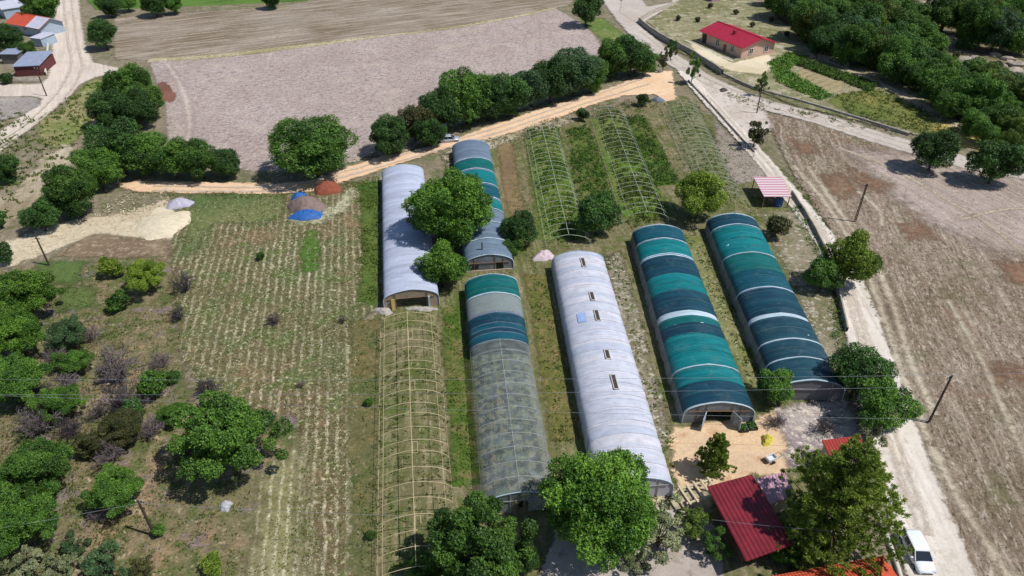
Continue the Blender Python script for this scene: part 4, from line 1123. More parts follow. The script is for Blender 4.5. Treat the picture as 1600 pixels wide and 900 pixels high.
# C1: grey-net greenhouse
h = gh_root((767, 428), (813, 768), 7.7, 3.3, 1.5, 'greenhouse', 'grey translucent netted greenhouse with a green far end and dark bands', group=GRP)
s = h.s
skin_part('shade_net', h.P, -h.L / 2, s(530), N_clear, h.root, 0, 0, None, 0.08, 2.0, 3)
skin_part('plastic_cover', h.P, s(530), h.L / 2, F_blue, h.root, -0.02, 0, None, 0.04, 2.0, 3)
for a, b, m_ in ((429, 456, N_green), (459, 485, paint('net_pale', (126, 136, 134), 0.8, var=0.1)), (488, 502, N_dark), (503, 510, N_dteal), (511, 517, N_dark), (518, 529, N_dteal)):
    net(h, s(a), s(b), m_)
for k in range(int(h.L / 2) + 1):
    rib(h.P, -h.L / 2 + 2 * k, 0.035, -0.05).build('hoop', M_frame, h.root)
mb = MB(); mb.tube([(0, -h.L / 2, 3.25), (0, h.L / 2, 3.25)], 0.04, 5); mb.build('ridge_rail', M_frame, h.root)
strap(h, s(457), 0.25)
gable(h, -h.L / 2, N_clear, (-1, 1, 2.0), False)
gable(h, h.L / 2, N_green)
# added pale sheet that brightens the shaded floor under the net, crop above
mb = MB(); mb.box((0, (s(530) - h.L / 2) / 2, 0.09), (7.3, s(530) + h.L / 2 - .4, 0.02))
o = mb.build('pale_floor_sheet', paint('pale_floor', (200, 204, 196), 0.8, var=0.1), None)
o.location, o.rotation_euler = h.root.location, h.root.rotation_euler
tag(o, kind='structure')
yf, yn = s(530), -h.L / 2
rng = np.random.default_rng(77)
C_ = []
for rx in (-2.6, -1.3, 0.1, 1.4, 2.7):
    ys = rng.uniform(yn, yf, 520)
    for y in ys:
        if math.sin(y * 3.9 + rx * 3) > 0.5:
            C_.append((rx + rng.normal() * 0.13, y, rng.uniform(0.4, 1.3)))
C_ = np.repeat(np.array(C_), 5, 0) + rng.normal(size=(len(C_) * 5, 3)) * 0.1
N_ = rng.normal(size=C_.shape) * 0.7 + np.array([0, 0, 1.0])
N_ /= np.linalg.norm(N_, axis=1)[:, None]
V, F = quads_at(rng, C_, N_, np.full(len(C_), 0.16))
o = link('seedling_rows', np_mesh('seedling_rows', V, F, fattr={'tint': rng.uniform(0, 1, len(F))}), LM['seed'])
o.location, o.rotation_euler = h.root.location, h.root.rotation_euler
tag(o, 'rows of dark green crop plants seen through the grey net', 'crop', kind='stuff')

# C: white greenhouse in the centre
h = gh_root((904, 392), (995, 745), 8.0, 3.5, 1.7, 'greenhouse', 'long white plastic greenhouse in the centre with small roof vents', group=GRP)
s = h.s
mC = NT('film_centre')
O = mC.O()
y_ = mC.sep(O)[1]
pan = mC.noise(mC.mapp(O, 0, (0.0, 0.45, 0.0)), 1.0, 2, 0.8)
col = mC.mix(mC.mr(pan, 0.4, 0.6), lin((216, 214, 220)), lin((190, 197, 212)))
wv = mC.math('SINE', mC.math('MULTIPLY', y_, PI))
col = mC.mix(mC.mr(wv, 0.9, 1.0, 0, 0.6), col, lin((232, 230, 234)))
blot = mC.noise(O, 0.7, 5, 0.65)
col = mC.mix(mC.mr(blot, 0.5, 0.68, 0, 0.4), col, lin((186, 180, 186)))
col = mC.gain(col, mC.mr(mC.noise(mC.mapp(O, 0, (0.6, 2.5, 0.6)), 1.0, 6, 0.75), 0.3, 0.7, 0.86, 1.1))
mC.set(mC.p.inputs['Alpha'], mC.mr(mC.noise(O, 1.1, 4), 0.35, 0.65, 0.84, 0.96))
mC.bump(mC.noise(mC.mapp(O, 0, (0.4, 3.0, 0.4)), 1.0, 4, 0.6), 0.5, 0.1)
mC.fin(col, 0.45, 0, 0.4)
skin_part('plastic_cover', h.P, -h.L / 2, h.L / 2, mC.m, h.root, 0, 0, None, 0.05, 2.0, 4)
for k in range(int(h.L / 2) + 1):
    rib(h.P, -h.L / 2 + 2 * k, 0.04, 0.0).build('hoop', F_white, h.root)
M_inshade = paint('inside_shade', (70, 62, 56), 0.9)  # dark colour for the shade inside vents and porch
M_flap = paint('vent_frame', (204, 200, 190), 0.7)
Q = offs(h.P, 0.03)
for py, w, i in ((410, 1.2, 11), (463, 1.0, 11), (493, 1.2, 11), (554, 0.9, 11), (597, 1.3, 11)):
    y0 = s(py)
    a, b = Q[i + 1], Q[i + 2]
    vt = MB()
    def vp(u, y, z): 
        return (a[0] + (b[0] - a[0]) * u, y, a[1] + (b[1] - a[1]) * u + z)
    for (u0, u1, ya, yb) in ((-0.1, 0.95, -w, -w + .12), (-0.1, 0.95, w - .12, w), (-0.1, 0.05, -w, w), (0.8, 0.95, -w, w)):
        vt.slab([vp(u0, y0 + ya, .09), vp(u1, y0 + ya, .09), vp(u1, y0 + yb, .09), vp(u0, y0 + yb, .09)], 0.08)
    v_ = vt.build('roof_vent', M_flap, h.root)
    ho = MB(); ho.slab([vp(0.0, y0 - w + .1, .045), vp(0.85, y0 - w + .1, .045), vp(0.85, y0 + w - .1, .045), vp(0.0, y0 + w - .1, .045)], 0.03)
    ho.build('opening', M_inshade, v_)  # solid dark plate on the film; shade of the inside is painted
Qp = offs(h.P, 0.02)
mb = MB()
for k in (8, 9):
    a, b = Qp[k], Qp[k + 1]
    mb.slab([(a[0], s(500) , a[1] + .03), (b[0], s(500), b[1] + .03), (b[0], s(486), b[1] + .03), (a[0], s(486), a[1] + .03)], 0.012)
mb.build('patch', paint('patch_blue', (160, 184, 226), 0.6), h.root)
gable(h, -h.L / 2, F_white, (-1.2, 1.2, 2.1))
gable(h, h.L / 2, F_white)

# D: netted greenhouse with open doors
h = gh_root((1030, 351), (1128, 628), 8.2, 3.5, 1.6, 'greenhouse', 'teal and navy netted greenhouse with open doors facing the sandy yard', group=GRP)
s = h.s
skin_part('plastic_cover', h.P, -h.L / 2, h.L / 2, F_strap, h.root, 0, 0, None, 0.03, 2.0, 5)
for a, b, m_ in ((352, 371, N_dteal), (373, 395, N_teal), (398, 410, N_dark), (410, 426, N_dark), (426, 452, N_teal), (452, 468, N_dark), (468, 484, N_dark), (492, 503, N_green), (503, 519, N_dark), (519, 545, N_teal), (545, 569, N_teal), (571, 594, N_teal), (594, 608, N_dark), (608, 627, N_dark)):
    net(h, s(a), s(b), m_, 0.05 + 0.01 * (a % 3))
for y in (351, 372, 396, 570):
    strap(h, s(y), 0.2, off=0.1)
for y in (411, 440, 453, 468, 520, 545, 594, 610):
    rib(h.P, s(y), 0.035, 0.05, 0, 2, -2).build('hoop', N_green, h.root)
skirts(h, F_skirt, 3)
gable(h, -h.L / 2, N_gable, (-1.5, 1.5, 2.1), True, M_wood)
gable(h, h.L / 2, N_gable)

# E: right netted greenhouse
h = gh_root((1146, 333), (1272, 593), 8.2, 3.5, 1.6, 'greenhouse', 'rightmost netted greenhouse in teal and dark blue beside the concrete road', group=GRP)
s = h.s
skin_part('plastic_cover', h.P, -h.L / 2, h.L / 2, F_strap, h.root, 0, 0, None, 0.03, 2.0, 6)
for a, b, m_ in ((334, 349, N_dark), (351, 369, N_teal), (369, 393, N_teal), (395, 420, N_green), (420, 447, N_dteal), (449, 470, N_dark), (470, 488, N_dark), (494, 510, N_slate), (510, 528, N_slate), (530, 557, N_slate), (559, 575, N_slate), (575, 592, N_slate)):
    net(h, s(a), s(b), m_, 0.05 + 0.01 * (a % 3))
for y in (350, 394, 448, 529, 558):
    strap(h, s(y), 0.22, off=0.1)
for y in (370, 420, 470, 510, 576):
    rib(h.P, s(y), 0.035, 0.05, 0, 2, -2).build('hoop', N_green, h.root)
skirts(h, F_skirt, 4)
gable(h, -h.L / 2, paint('gable_tarp', (120, 118, 124), 0.8, var=0.12))
gable(h, h.L / 2, N_gable)

# bare hoop frames
def hoops(far, near, W, hr, he, pitch, mat, label, seed, jit=0.02, r=0.04, sides=True, skip=()):
    h = gh_root(far, near, W, hr, he, 'hoop_frame', label, 'greenhouse frame', 'greenhouse frames without covers')
    rg = random.Random(seed)
    n = int(h.L / pitch)
    for k in range(n + 1):
        if k in skip: continue
        y = -h.L / 2 + h.L * k / n
        i0 = 0 if rg.random() > 0.25 else rg.choice((2, 4, 5))
        rib(h.P, y, r, 0, rg.gauss(0, jit), i0, None).build('hoop', mat, h.root)
    mb = MB(); mb.tube([(0, -h.L / 2, hr + .02), (0, h.L / 2, hr + .02)], r * 1.15, 5); mb.build('ridge_rail', mat, h.root)
    for sx in (-1, 1):
        i = 6 if sx < 0 else -7
        p = h.P[i]
        mb = MB(); mb.tube([(p[0], -h.L / 2, p[1]), (p[0], h.L / 2, p[1])], r * 0.7, 5); mb.build('side_rail', mat, h.root)
        mb = MB(); mb.tube([(sx * W / 2, -h.L / 2, 0.12), (sx * W / 2, h.L / 2, 0.12)], r * 0.8, 5); mb.build('ground_rail', mat, h.root)
    if sides:
        for k in range(2, n, 5):
            y = -h.L / 2 + h.L * k / n
            y2 = -h.L / 2 + h.L * (k + 0.85) / n
            mb = MB()
            for x in (0.05, 0.6):
                mb.tube([(x, y, hr - .05), (x, y2, hr - .05)], r, 4)
            for q in (y, y2):
                mb.tube([(0.05, q, hr - .05), (0.6, q, hr - .05)], r, 4)
            mb.build('vent_frame', mat, h.root)
    return h
hoops((636, 487), (650, 885), 7.7, 3.2, 1.4, 1.9, M_hoopA, 'bare cream hoop frame in the foreground left of the grey greenhouse', 1, 0.05, 0.032)
hoops((845, 190), (889, 367), 7.0, 2.5, 1.0, 1.9, M_hoopB, 'bare hoop frame nearest the teal greenhouse, over green weeds', 2, 0.08, 0.036, False)
hoops((949, 165), (1012, 332), 7.6, 2.5, 1.0, 1.9, M_hoopB, 'middle bare hoop frame with square vent frames along its ridge', 3, 0.08, 0.034, True)
hoops((1062, 155), (1130, 298), 7.6, 2.5, 1.0, 1.9, M_hoopB, 'rightmost bare hoop frame over pale weeds below the orange path', 4, 0.08, 0.036, False)

# ------------------------------------------------------------------ buildings
def corr(name, c, c2, ang=0.0, per=0.35):
    m = NT(name)
    O = m.O()
    x = m.sep(m.mapp(O, ang))[0]
    w = m.math('SINE', m.math('MULTIPLY', x, 2 * PI / per))
    n = m.noise(O, 0.8, 5, 0.6)
    col = m.mix(m.mr(n, 0.35, 0.65), lin(c), lin(c2))
    col = m.gain(col, m.mr(m.noise(O, 9, 4), 0.3, 0.7, 0.88, 1.12))
    m.bump(w, 0.7, 0.05)
    return m.fin(col, 0.5, 0.0, 0.4)
M_glass = paint('window_glass', (50, 58, 66), 0.15, 0, 0.1, spec=0.8)
M_white = paint('white_trim', (222, 220, 214), 0.6)
def building(A, B, C, wall_h, name, label, wall, roof, rise=1.4, over=0.5, kind='gable', windows=(), group=None):
    """A,B,C: three ground corners in pixels; ridge runs along AB. returns root, local x along AB, y along BC, origin at A"""
    a, b, c = G(*A), G(*B), G(*C)
    u = (b - a)
    L = u.length
    u.normalize()
    v = Vector((-u.y, u.x, 0))
    W = (c - b).dot(v)
    rz = math.atan2(u.y, u.x)
    root = thing(name, (a.x, a.y, 0), rz, label, 'building', group)
    sg = 1 if W > 0 else -1
    W = abs(W)
    t = 0.2
    mb = MB()
    mb.box((L / 2, sg * t / 2, wall_h / 2), (L, t, wall_h))
    mb.box((L / 2, sg * (W - t / 2), wall_h / 2), (L, t, wall_h))
    mb.box((t / 2, sg * W / 2, wall_h / 2), (t, W - 2 * t, wall_h))
    mb.box((L - t / 2, sg * W / 2, wall_h / 2), (t, W - 2 * t, wall_h))
    if kind == 'gable':
        for x0, x1 in ((0, t), (L - t, L)):
            q = [(x0, 0, wall_h), (x0, sg * W, wall_h), (x0, sg * W / 2, wall_h + rise), (x1, 0, wall_h), (x1, sg * W, wall_h), (x1, sg * W / 2, wall_h + rise)]
            mb.add(q, [(0, 1, 2), (5, 4, 3), (0, 3, 4, 1), (1, 4, 5, 2), (2, 5, 3, 0)])
    mb.build('wall', wall, root)
    th = 0.14
    if kind == 'gable':
        sl_ = rise / (W / 2)
        for k, (y0, sy) in enumerate(((0, -1), (W, 1))):
            e = MB()
            zo = wall_h - over * sl_ + 0.16
            e.slab([(-over, sg * (y0 + sy * over), zo), (L + over, sg * (y0 + sy * over), zo), (L + over, sg * W / 2, wall_h + rise + .16), (-over, sg * W / 2, wall_h + rise + .16)], th)
            r_ = roof if not isinstance(roof, (list, tuple)) else roof[k]
            e.build('roof', r_, root)
        mb = MB(); mb.tube([(-over, sg * W / 2, wall_h + rise + .18), (L + over, sg * W / 2, wall_h + rise + .18)], 0.13, 8)
        mb.build('ridge_cap', roof if not isinstance(roof, (list, tuple)) else roof[0], root)
    else:
        e = MB()
        e.slab([(-over, -sg * over, wall_h + .16), (L + over, -sg * over, wall_h + .16), (L + over, sg * (W + over), wall_h + .16 + rise), (-over, sg * (W + over), wall_h + .16 + rise)], th)
        e.build('roof', roof, root)
    for side, pos, z, w_, hh in windows:
        f = MB(); p = MB()
        if side == 'front':
            cx, cy, rzz = pos * L, -sg * 0.03, 0
        elif side == 'right':
            cx, cy, rzz = L + 0.03, sg * pos * W, PI / 2
        else:
            cx, cy, rzz = -0.03, sg * pos * W, PI / 2
        M = Matrix.Rotation(rzz, 3, 'Z')
        def at(x, zz, d_):
            return M @ Vector((x, 0, 0)) + Vector((cx, cy, zz)) + Vector((0, -sg * d_, 0) if side == 'front' else ((d_ if side == 'right' else -d_), 0, 0))
        for x, zz, sx_, sz_ in ((0, z + hh / 2, w_ + .2, .12), (0, z - hh / 2, w_ + .3, .14), (-w_ / 2, z, .12, hh - .1), (w_ / 2, z, .12, hh - .1), (0, z, .09, hh - .1)):
            f.box(at(x, zz, 0.04), (sx_, 0.12, sz_), M=M)
        wf = f.build('window', M_white, root)
        p.box(at(0, z, 0.015), (w_, 0.04, hh), M=M)
        p.build('pane', M_glass, wf)
    return root, L, W, sg
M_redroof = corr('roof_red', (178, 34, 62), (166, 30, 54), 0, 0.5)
M_pinkwall = paint('wall_pink', (214, 178, 160), 0.9, var=0.1)
root, L, W, sg = building((1095, 66), (1157, 93), (1192, 79), 3.4, 'house', 'pink walled house with bright red metal roof behind the stone wall', M_pinkwall, M_redroof, 1.7, 0.8,
                          windows=[('front', 0.42, 1.9, 1.6, 1.7), ('front', 0.78, 1.9, 1.6, 1.7), ('right', 0.28, 1.9, 1.3, 1.5), ('right', 0.75, 1.9, 1.3, 1.5)])
mb = MB(); mb.box((L * 0.45, -sg * 1.6, 0.12), (L + 2, 3.2, 0.24)); mb.build('terrace', paint('blue_tile', (84, 100, 136), 0.6), root)
mb = MB(); mb.box((L * 0.45, -sg * 3.5, 0.15), (L + 4, 0.6, 0.3)); mb.build('terrace_kerb', paint('concrete', (206, 200, 188), 0.9), root)
mb = MB(); mb.box((L * 0.6, -sg * 0.05, 1.1), (1.1, 0.1, 2.2)); mb.build('door', paint('door_brown', (120, 84, 66), 0.6), root)
mb = MB(); mb.box((L * 0.08, -sg * .04, 1.5), (1.8, 0.1, 2.4)); mb.build('porch_shade', M_inshade, root)  # dark panel on the solid wall, painted shade of the porch
mb = MB(); mb.box((L * 0.55, sg * W * 0.3, 4.9), (0.7, 0.7, 1.2)); mb.build('chimney', paint('chimney_red', (130, 50, 52), 0.8), root)

M_oroof = corr('roof_orange', (214, 92, 62), (196, 80, 54), 0, 0.4)
M_wroof = corr('roof_white', (206, 206, 216), (190, 190, 204), 0, 0.4)
M_groof = corr('roof_grey', (158, 166, 186), (142, 150, 172), 0, 0.4)
M_bwall = paint('wall_pale_blue', (170, 186, 200), 0.9)
root, L, W, sg = building((20, 50), (67, 59), (74, 44), 3.0, 'house', 'pale blue house with orange and white metal roof in the top left corner', M_bwall, (M_oroof, M_wroof), 1.8, 0.8,
                          windows=[('front', 0.5, 1.9, 1.4, 1.4)])
e = MB()
sl_ = 1.8 / (W / 2)
e.slab([(L * 0.62, -sg * 0.82, 3.0 - .8 * sl_ + .22), (L + .85, -sg * .82, 3.0 - .8 * sl_ + .22), (L + .85, sg * W / 2, 5.02), (L * .62, sg * W / 2, 5.02)], 0.05)
e.build('roof_sheet', M_wroof, root)
building((6, 100), (32, 100), (32, 88), 2.6, 'shed', 'small shed with grey roof left of the shed by the pole', paint('wall_dark', (110, 104, 100), 0.9), M_groof, 0.4, 0.3, 'mono')
building((27, 120), (66, 118), (66, 100), 2.6, 'shed', 'grey roofed shed with dark red wall beside the top left pole', paint('wall_maroon', (104, 56, 58), 0.9), M_groof, 0.6, 0.3, 'mono')
building((52, 72), (68, 74), (70, 64), 2.3, 'shed', 'tiny white lean-to in front of the pale blue house', M_bwall, M_wroof, 0.3, 0.2, 'mono')
building((10, 30), (60, 22), (64, 8), 3.0, 'shed', 'white roofed building behind the orange roofed house', M_bwall, M_wroof, 1.0, 0.4)
building((-20, 14), (14, 12), (16, -2), 3.0, 'shed', 'blue roofed building in the extreme top left corner', M_bwall, corr('roof_blue', (84, 130, 190), (76, 116, 170)), 0.8, 0.4)
# distant lilac shed
building((1112, 4), (1124, 2), (1126, -6), 2.2, 'shed', 'tiny mauve shed behind the red roofed house', paint('mauve', (168, 130, 160), 0.8), paint('mauve2', (180, 140, 170), 0.8), 0.3, 0.2, 'mono')

def roofquad(name, label, corners, th, roofmat, wall, inset=0.6, posts=False, wallmat=None, floor=0.0):
    """roof plate given by pixel corners with heights; walls or posts under it"""
    P = [G(x, y, z) for x, y, z in corners]
    c = sum(P, Vector()) / len(P)
    root = thing(name, (c.x, c.y, 0), 0, label, 'building' if not posts else 'canopy')
    base = Vector((c.x, c.y, 0))
    e = MB(); e.slab([p - base for p in P], th); e.build('roof', roofmat, root)
    Q = [(p - base) for p in P]
    inn = [Vector((q.x * inset, q.y * inset, q.z - th - .03)) for q in Q]
    if posts:
        for q in inn:
            m_ = MB(); m_.box((q.x, q.y, q.z / 2), (0.14, 0.14, q.z)); m_.build('post', wallmat, root)
    else:
        n = len(inn)
        m_ = MB()
        vs = inn + [Vector((q.x, q.y, 0)) for q in inn]
        m_.add(vs, [(i, (i + 1) % n, n + (i + 1) % n, n + i) for i in range(n)])
        m_.build('wall', wallmat, root)
    return root
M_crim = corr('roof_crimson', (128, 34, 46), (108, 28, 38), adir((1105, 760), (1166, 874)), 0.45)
M_wallcream = paint('wall_cream', (196, 180, 160), 0.9)
rt = roofquad('shed', 'crimson roofed shed half shaded by the tall pine', [(1105, 760, 3.4), (1175, 741, 3.6), (1240, 850, 3.6), (1166, 877, 3.4)], 0.12, M_crim, None, 0.62, False, paint('wall_overhang_shade', (96, 78, 66), 0.9))  # wall coloured dark for the shade under the open overhang
roofquad('shed', 'low shed with faded pink roof between the crimson roof and the pine', [(1181, 748, 2.6), (1226, 737, 2.6), (1244, 772, 2.6), (1204, 788, 2.6)], 0.1, corr('roof_pink', (200, 160, 170), (180, 136, 150)), None, 0.85, False, M_wallcream)
roofquad('shed', 'small brick red roof behind the tall pine', [(1284, 688, 2.8), (1345, 680, 2.8), (1352, 706, 2.8), (1296, 712, 2.8)], 0.1, corr('roof_brick', (170, 66, 54), (150, 56, 48)), None, 0.85, False, M_wallcream)
# orange tiled hip roof at the bottom edge
def tile(name, c, c2):
    m = NT(name)
    O = m.O()
    a = m.math('SINE', m.math('MULTIPLY', m.sep(O)[0], 2 * PI / 0.3))
    b = m.math('SINE', m.math('MULTIPLY', m.sep(O)[1], 2 * PI / 0.35))
    n = m.noise(O, 1.2, 5, 0.7)
    col = m.mix(m.mr(n, 0.3, 0.7), lin(c), lin(c2))
    col = m.gain(col, m.mr(m.noise(O, 8, 4, 0.7), 0.3, 0.7, 0.8, 1.2))
    m.bump(m.math('ADD', a, m.math('MULTIPLY', b, 0.6)), 0.7, 0.05)
    return m.fin(col, 0.85)
TL = tile('roof_tiles', (206, 92, 60), (184, 78, 50))
Pl, Pr = G(1205, 900, 3.0), G(1380, 868, 3.0)
u = (Pr - Pl); Lr = u.length
rt = thing('house', (Pl.x, Pl.y, 0), math.atan2(u.y, u.x), 'house with orange tiled hip roof at the bottom edge beside the white car', 'building')
Dp = 8.0
hipx, hz = 3.6, 4.7
c0, c1, c2, c3 = Vector((0, 0, 3)), Vector((Lr, 0, 3)), Vector((Lr, -Dp, 3)), Vector((0, -Dp, 3))
r0, r1 = Vector((hipx, -Dp / 2, hz)), Vector((Lr - hipx, -Dp / 2, hz))
for q in ((c0, c1, r1, r0), (c1, c2, r1), (c2, c3, r0, r1), (c3, c0, r0)):
    e = MB(); e.slab(list(q), 0.12); e.build('roof', TL, rt)
e = MB()
for a_, b_ in ((r0, r1), (c0, r0), (c1, r1), (c2, r1), (c3, r0)):
    e.tube([a_ + Vector((0, 0, .03)), b_ + Vector((0, 0, .03))], 0.1, 6)
e.build('ridge_cap', TL, rt)
e = MB(); e.box((Lr / 2, -Dp / 2, 1.4), (Lr - 1.0, Dp - 1.0, 2.8)); e.build('wall', M_wallcream, rt)
# path kerb beside the road at the bottom
def wallline(name, label, pts, hgt, th, mat, cat='wall', step=None, z0=0.0):
    P = [G(x, y) for x, y in pts]
    L = smooth_line([(p.x, p.y) for p in P], 5)
    n = len(L)
    V, F = [], []
    for i in range(n):
        t = L[min(i + 1, n - 1)] - L[max(i - 1, 0)]
        t /= np.linalg.norm(t)
        nn = np.array([-t[1], t[0]]) * th / 2
        hh = hgt * (1 + 0.06 * math.sin(i * 2.1))
        for q, z in ((nn, 0), (nn, hh), (-nn, hh), (-nn, 0)):
            V.append((L[i][0] + q[0], L[i][1] + q[1], z))
    for i in range(n - 1):
        for k in range(3):
            F.append((i * 4 + k, i * 4 + k + 1, i * 4 + 5 + k, i * 4 + 4 + k))
    o = link(name, np_mesh(name, V + [], F), mat)
    return tag(o, label, cat)
M_stone = paint('stone_wall', (176, 166, 152), 0.95, var=0.28, scale=1.2, bump=0.8, c2=(140, 130, 116))
M_conc = paint('concrete', (206, 200, 188), 0.9)
def fence(label, pts, hgt, gap):
    L = smooth_line([(G(x, y).x, G(x, y).y) for x, y in pts], 10)
    base = Vector((L[0][0], L[0][1], 0))
    rt = thing('wire_fence', base, 0, label, 'fence')
    acc, last, tops = 0.0, L[0], []
    for p in L:
        acc += float(np.linalg.norm(p - last)); last = p
        if acc >= gap or not tops:
            acc = 0.0
            q = Vector((p[0], p[1], 0)) - base
            tops.append(q)
            mb = MB(); mb.tube([q, q + Vector((0, 0, hgt))], 0.07, 5); mb.build('post', paint('post_pale', (190, 182, 168), 0.9), rt)
    for z in (hgt * .5, hgt * .95):
        mb = MB(); mb.tube([q + Vector((0, 0, z)) for q in tops], 0.018, 4); mb.build('strand', M_frame, rt)
fence('pale post and wire fence along the garden side of the gravel road', [(1195, 146), (1250, 162), (1330, 186), (1425, 214)], 1.7, 4.0)
fence('pale post and wire fence between the rear hoops and the concrete road', [(1082, 140), (1112, 172), (1150, 216), (1180, 250)], 1.5, 3.5)
wallline('stone_wall', 'grey stone wall between the gravel road and the red roofed house', [(998, 36), (1015, 50), (1040, 66), (1075, 84), (1128, 118)], 1.7, 0.5, M_stone)
wallline('stone_wall', 'short stone wall running up to the top edge from the wall corner', [(998, 36), (1020, 22), (1052, 10)], 1.3, 0.5, M_stone)
wallline('stone_wall', 'low crumbling stone wall along the garden side of the gravel road', [(1130, 118), (1180, 140), (1250, 160), (1330, 184), (1420, 212)], 0.7, 0.5, M_stone)
wallline('boundary_wall', 'low pale wall between the bare hoop frames and the concrete road', [(1075, 128), (1110, 165), (1150, 210), (1178, 240)], 0.6, 0.2, M_stone)
wallline('boundary_wall', 'low grey wall beside the concrete road below the striped canopy', [(1236, 305), (1262, 345), (1290, 400), (1308, 460), (1322, 520)], 1.0, 0.25, M_stone)
wallline('retaining_wall', 'grey concrete wall in front of the top left sheds', [(-10, 128), (30, 129), (64, 129)], 1.3, 0.3, M_stone)
wallline('garden_wall', 'low white wall between the top left houses and the pale road', [(80, 20), (76, 70), (72, 118)], 0.9, 0.3, M_conc)
wallline('kerb', 'grey concrete kerb beside the white car', [(1368, 800), (1385, 840), (1402, 890), (1412, 920)], 0.35, 0.35, M_conc, 'kerb')

# ------------------------------------------------------------------ canopy, barrel, heaps, bags
stripe = NT('stripe_red_white')
O = stripe.O()
f = stripe.mr(stripe.math('SINE', stripe.math('MULTIPLY', stripe.sep(O)[1], 2 * PI / 0.9)), -0.3, 0.3)
stripe.fin(stripe.mix(f, lin((192, 134, 144)), lin((216, 202, 204))), 0.6)
rt = roofquad('canopy', 'striped red and white canopy beside the concrete road', [(1177, 276, 2.7), (1221, 276, 2.7), (1237, 307, 2.5), (1194, 307, 2.5)], 0.08, stripe.m, None, 0.92, True, M_wood)
def barrel(px, py, r_, hh, mat, label):
    P = G(px, py, 0)
    mb = MB()
    pts = [(0, 0, 0), (0, 0, hh * .33), (0, 0, hh * .66), (0, 0, hh)]
    n = 16
    V = []
    for z, rr_ in ((0, .95), (.03, 1), (hh * .32, 1), (hh * .34, 1.05), (hh * .36, 1), (hh * .64, 1), (hh * .66, 1.05), (hh * .68, 1), (hh - .03, 1), (hh, .95)):
        V += [(math.cos(2 * PI * k / n) * r_ * rr_, math.sin(2 * PI * k / n) * r_ * rr_, z) for k in range(n)]
    F = [(j * n + k, j * n + (k + 1) % n, (j + 1) * n + (k + 1) % n, (j + 1) * n + k) for j in range(9) for k in range(n)] + [tuple(range(n))[::-1], tuple(9 * n + k for k in range(n))]
    mb.add(V, F)
    o = mb.build('barrel', mat, None)
    o.location = (P.x, P.y, 0)
    return tag(o, label, 'barrel')
barrel(1215, 322, 0.75, 1.5, paint('blue_plastic', (60, 96, 150), 0.5), 'blue barrel standing under the striped canopy')
def heap(name, px, py, rx, ry, hh, mat, label, cat, seed=0, rough=0.12, group=None, rz=0.0, box=False):
    rng = np.random.default_rng(seed)
    P = G(px, py)
    n, m = 28, 12
    V, F = [], []
    ph = rng.uniform(0, 6, 6)
    for j in range(m + 1):
        t = j / m
        for k in range(n):
            a = 2 * PI * k / n
            w = 1 + rough * (math.sin(2 * a + ph[0]) + 0.6 * math.sin(3 * a + ph[1]) + 0.4 * math.sin(7 * a + ph[2]))
            z = hh * (max(0.0, math.cos(t * PI / 2)) ** 0.8) + rng.normal() * rough * hh * 0.35 * (0 < j < m)
            V.append((math.cos(a) * rx * w * t, math.sin(a) * ry * w * t, max(0.0, z) if j < m else 0.0))
    F = [(j * n + k, j * n + (k + 1) % n, (j + 1) * n + (k + 1) % n, (j + 1) * n + k) for j in range(m) for k in range(n)]
    me = np_mesh(name, V, F)
    me.materials.append(mat)
    o = link(name, me)
    o.location = (P.x, P.y, 0)
    o.rotation_euler.z = rz
    return tag(o, label, cat, group)
heap('sand_mound', 256, 351, 4.0, 5.6, 0.9, paint('pale_sand', (222, 208, 178), 0.95, var=0.15, scale=1.5, bump=0.8), 'broad low mound of pale sand at the end of the pale track', 'mound', 12, 0.12)
M_hay = paint('manure', (142, 122, 114), 0.95, var=0.22, scale=2, bump=0.8)
M_redheap = paint('red_earth', (150, 84, 62), 0.95, var=0.18, scale=2, bump=0.6)
M_tarp = paint('blue_tarp', (52, 112, 180), 0.55, var=0.3, scale=3, bump=1.0, c2=(30, 78, 146))
M_lil = paint('grey_tarp', (186, 182, 196), 0.7, var=0.15, scale=2, bump=0.5)
hp = heap('manure_heap', 480, 326, 3.5, 3.2, 2.2, M_hay, 'brown grey heap with blue tarpaulins beside the orange path', 'heap', 1)
for px, py, rx, ry, hh, rz in ((481, 337, 3.4, 1.8, 1.2, 0.12), (468, 315, 1.9, 1.9, 1.7, 0.0)):
    t_ = heap('tarpaulin', px, py, rx, ry, hh, M_tarp, None, None, int(px), 0.18, None, rz)
    t_.parent = hp
    t_.location = t_.location - hp.location
heap('earth_heap', 512, 297, 2.4, 2.6, 1.8, M_redheap, 'red brown earth heap on the edge of the orange path', 'heap', 2)
heap('covered_heap', 281, 320, 2.2, 1.9, 1.2, M_lil, 'heap under a pale lilac tarpaulin at the end of the pale track', 'heap', 3)
heap('bag_heap', 850, 402, 1.9, 1.3, 1.0, paint('white_bags', (216, 196, 200), 0.8, var=0.2, scale=4, bump=0.7), 'crumpled pale plastic at the far end of the centre white greenhouse', 'plastic', 4, 0.25)
heap('boulder', 353, 792, 0.75, 0.6, 0.7, paint('limestone', (186, 186, 190), 0.9, var=0.2, scale=3, bump=0.8), 'pale boulder in shade below the broad field tree', 'rock', 5, 0.2)
heap('covered_heap', 1028, 158, 1.6, 1.2, 0.9, paint('tarp_slate', (112, 124, 136), 0.7, var=0.2), 'slate coloured heap at the right end of the orange path', 'heap', 6, 0.2)
heap('rubble_heap', 600, 487, 1.5, 0.8, 0.6, M_rub, 'pale rubble at the left foot of the left white greenhouse gable', 'rubble', 7, 0.3)
heap('rubble_heap', 660, 484, 2.0, 0.6, 0.5, M_rub, 'rubble strewn between the white greenhouse gable and the cream hoops', 'rubble', 8, 0.3)
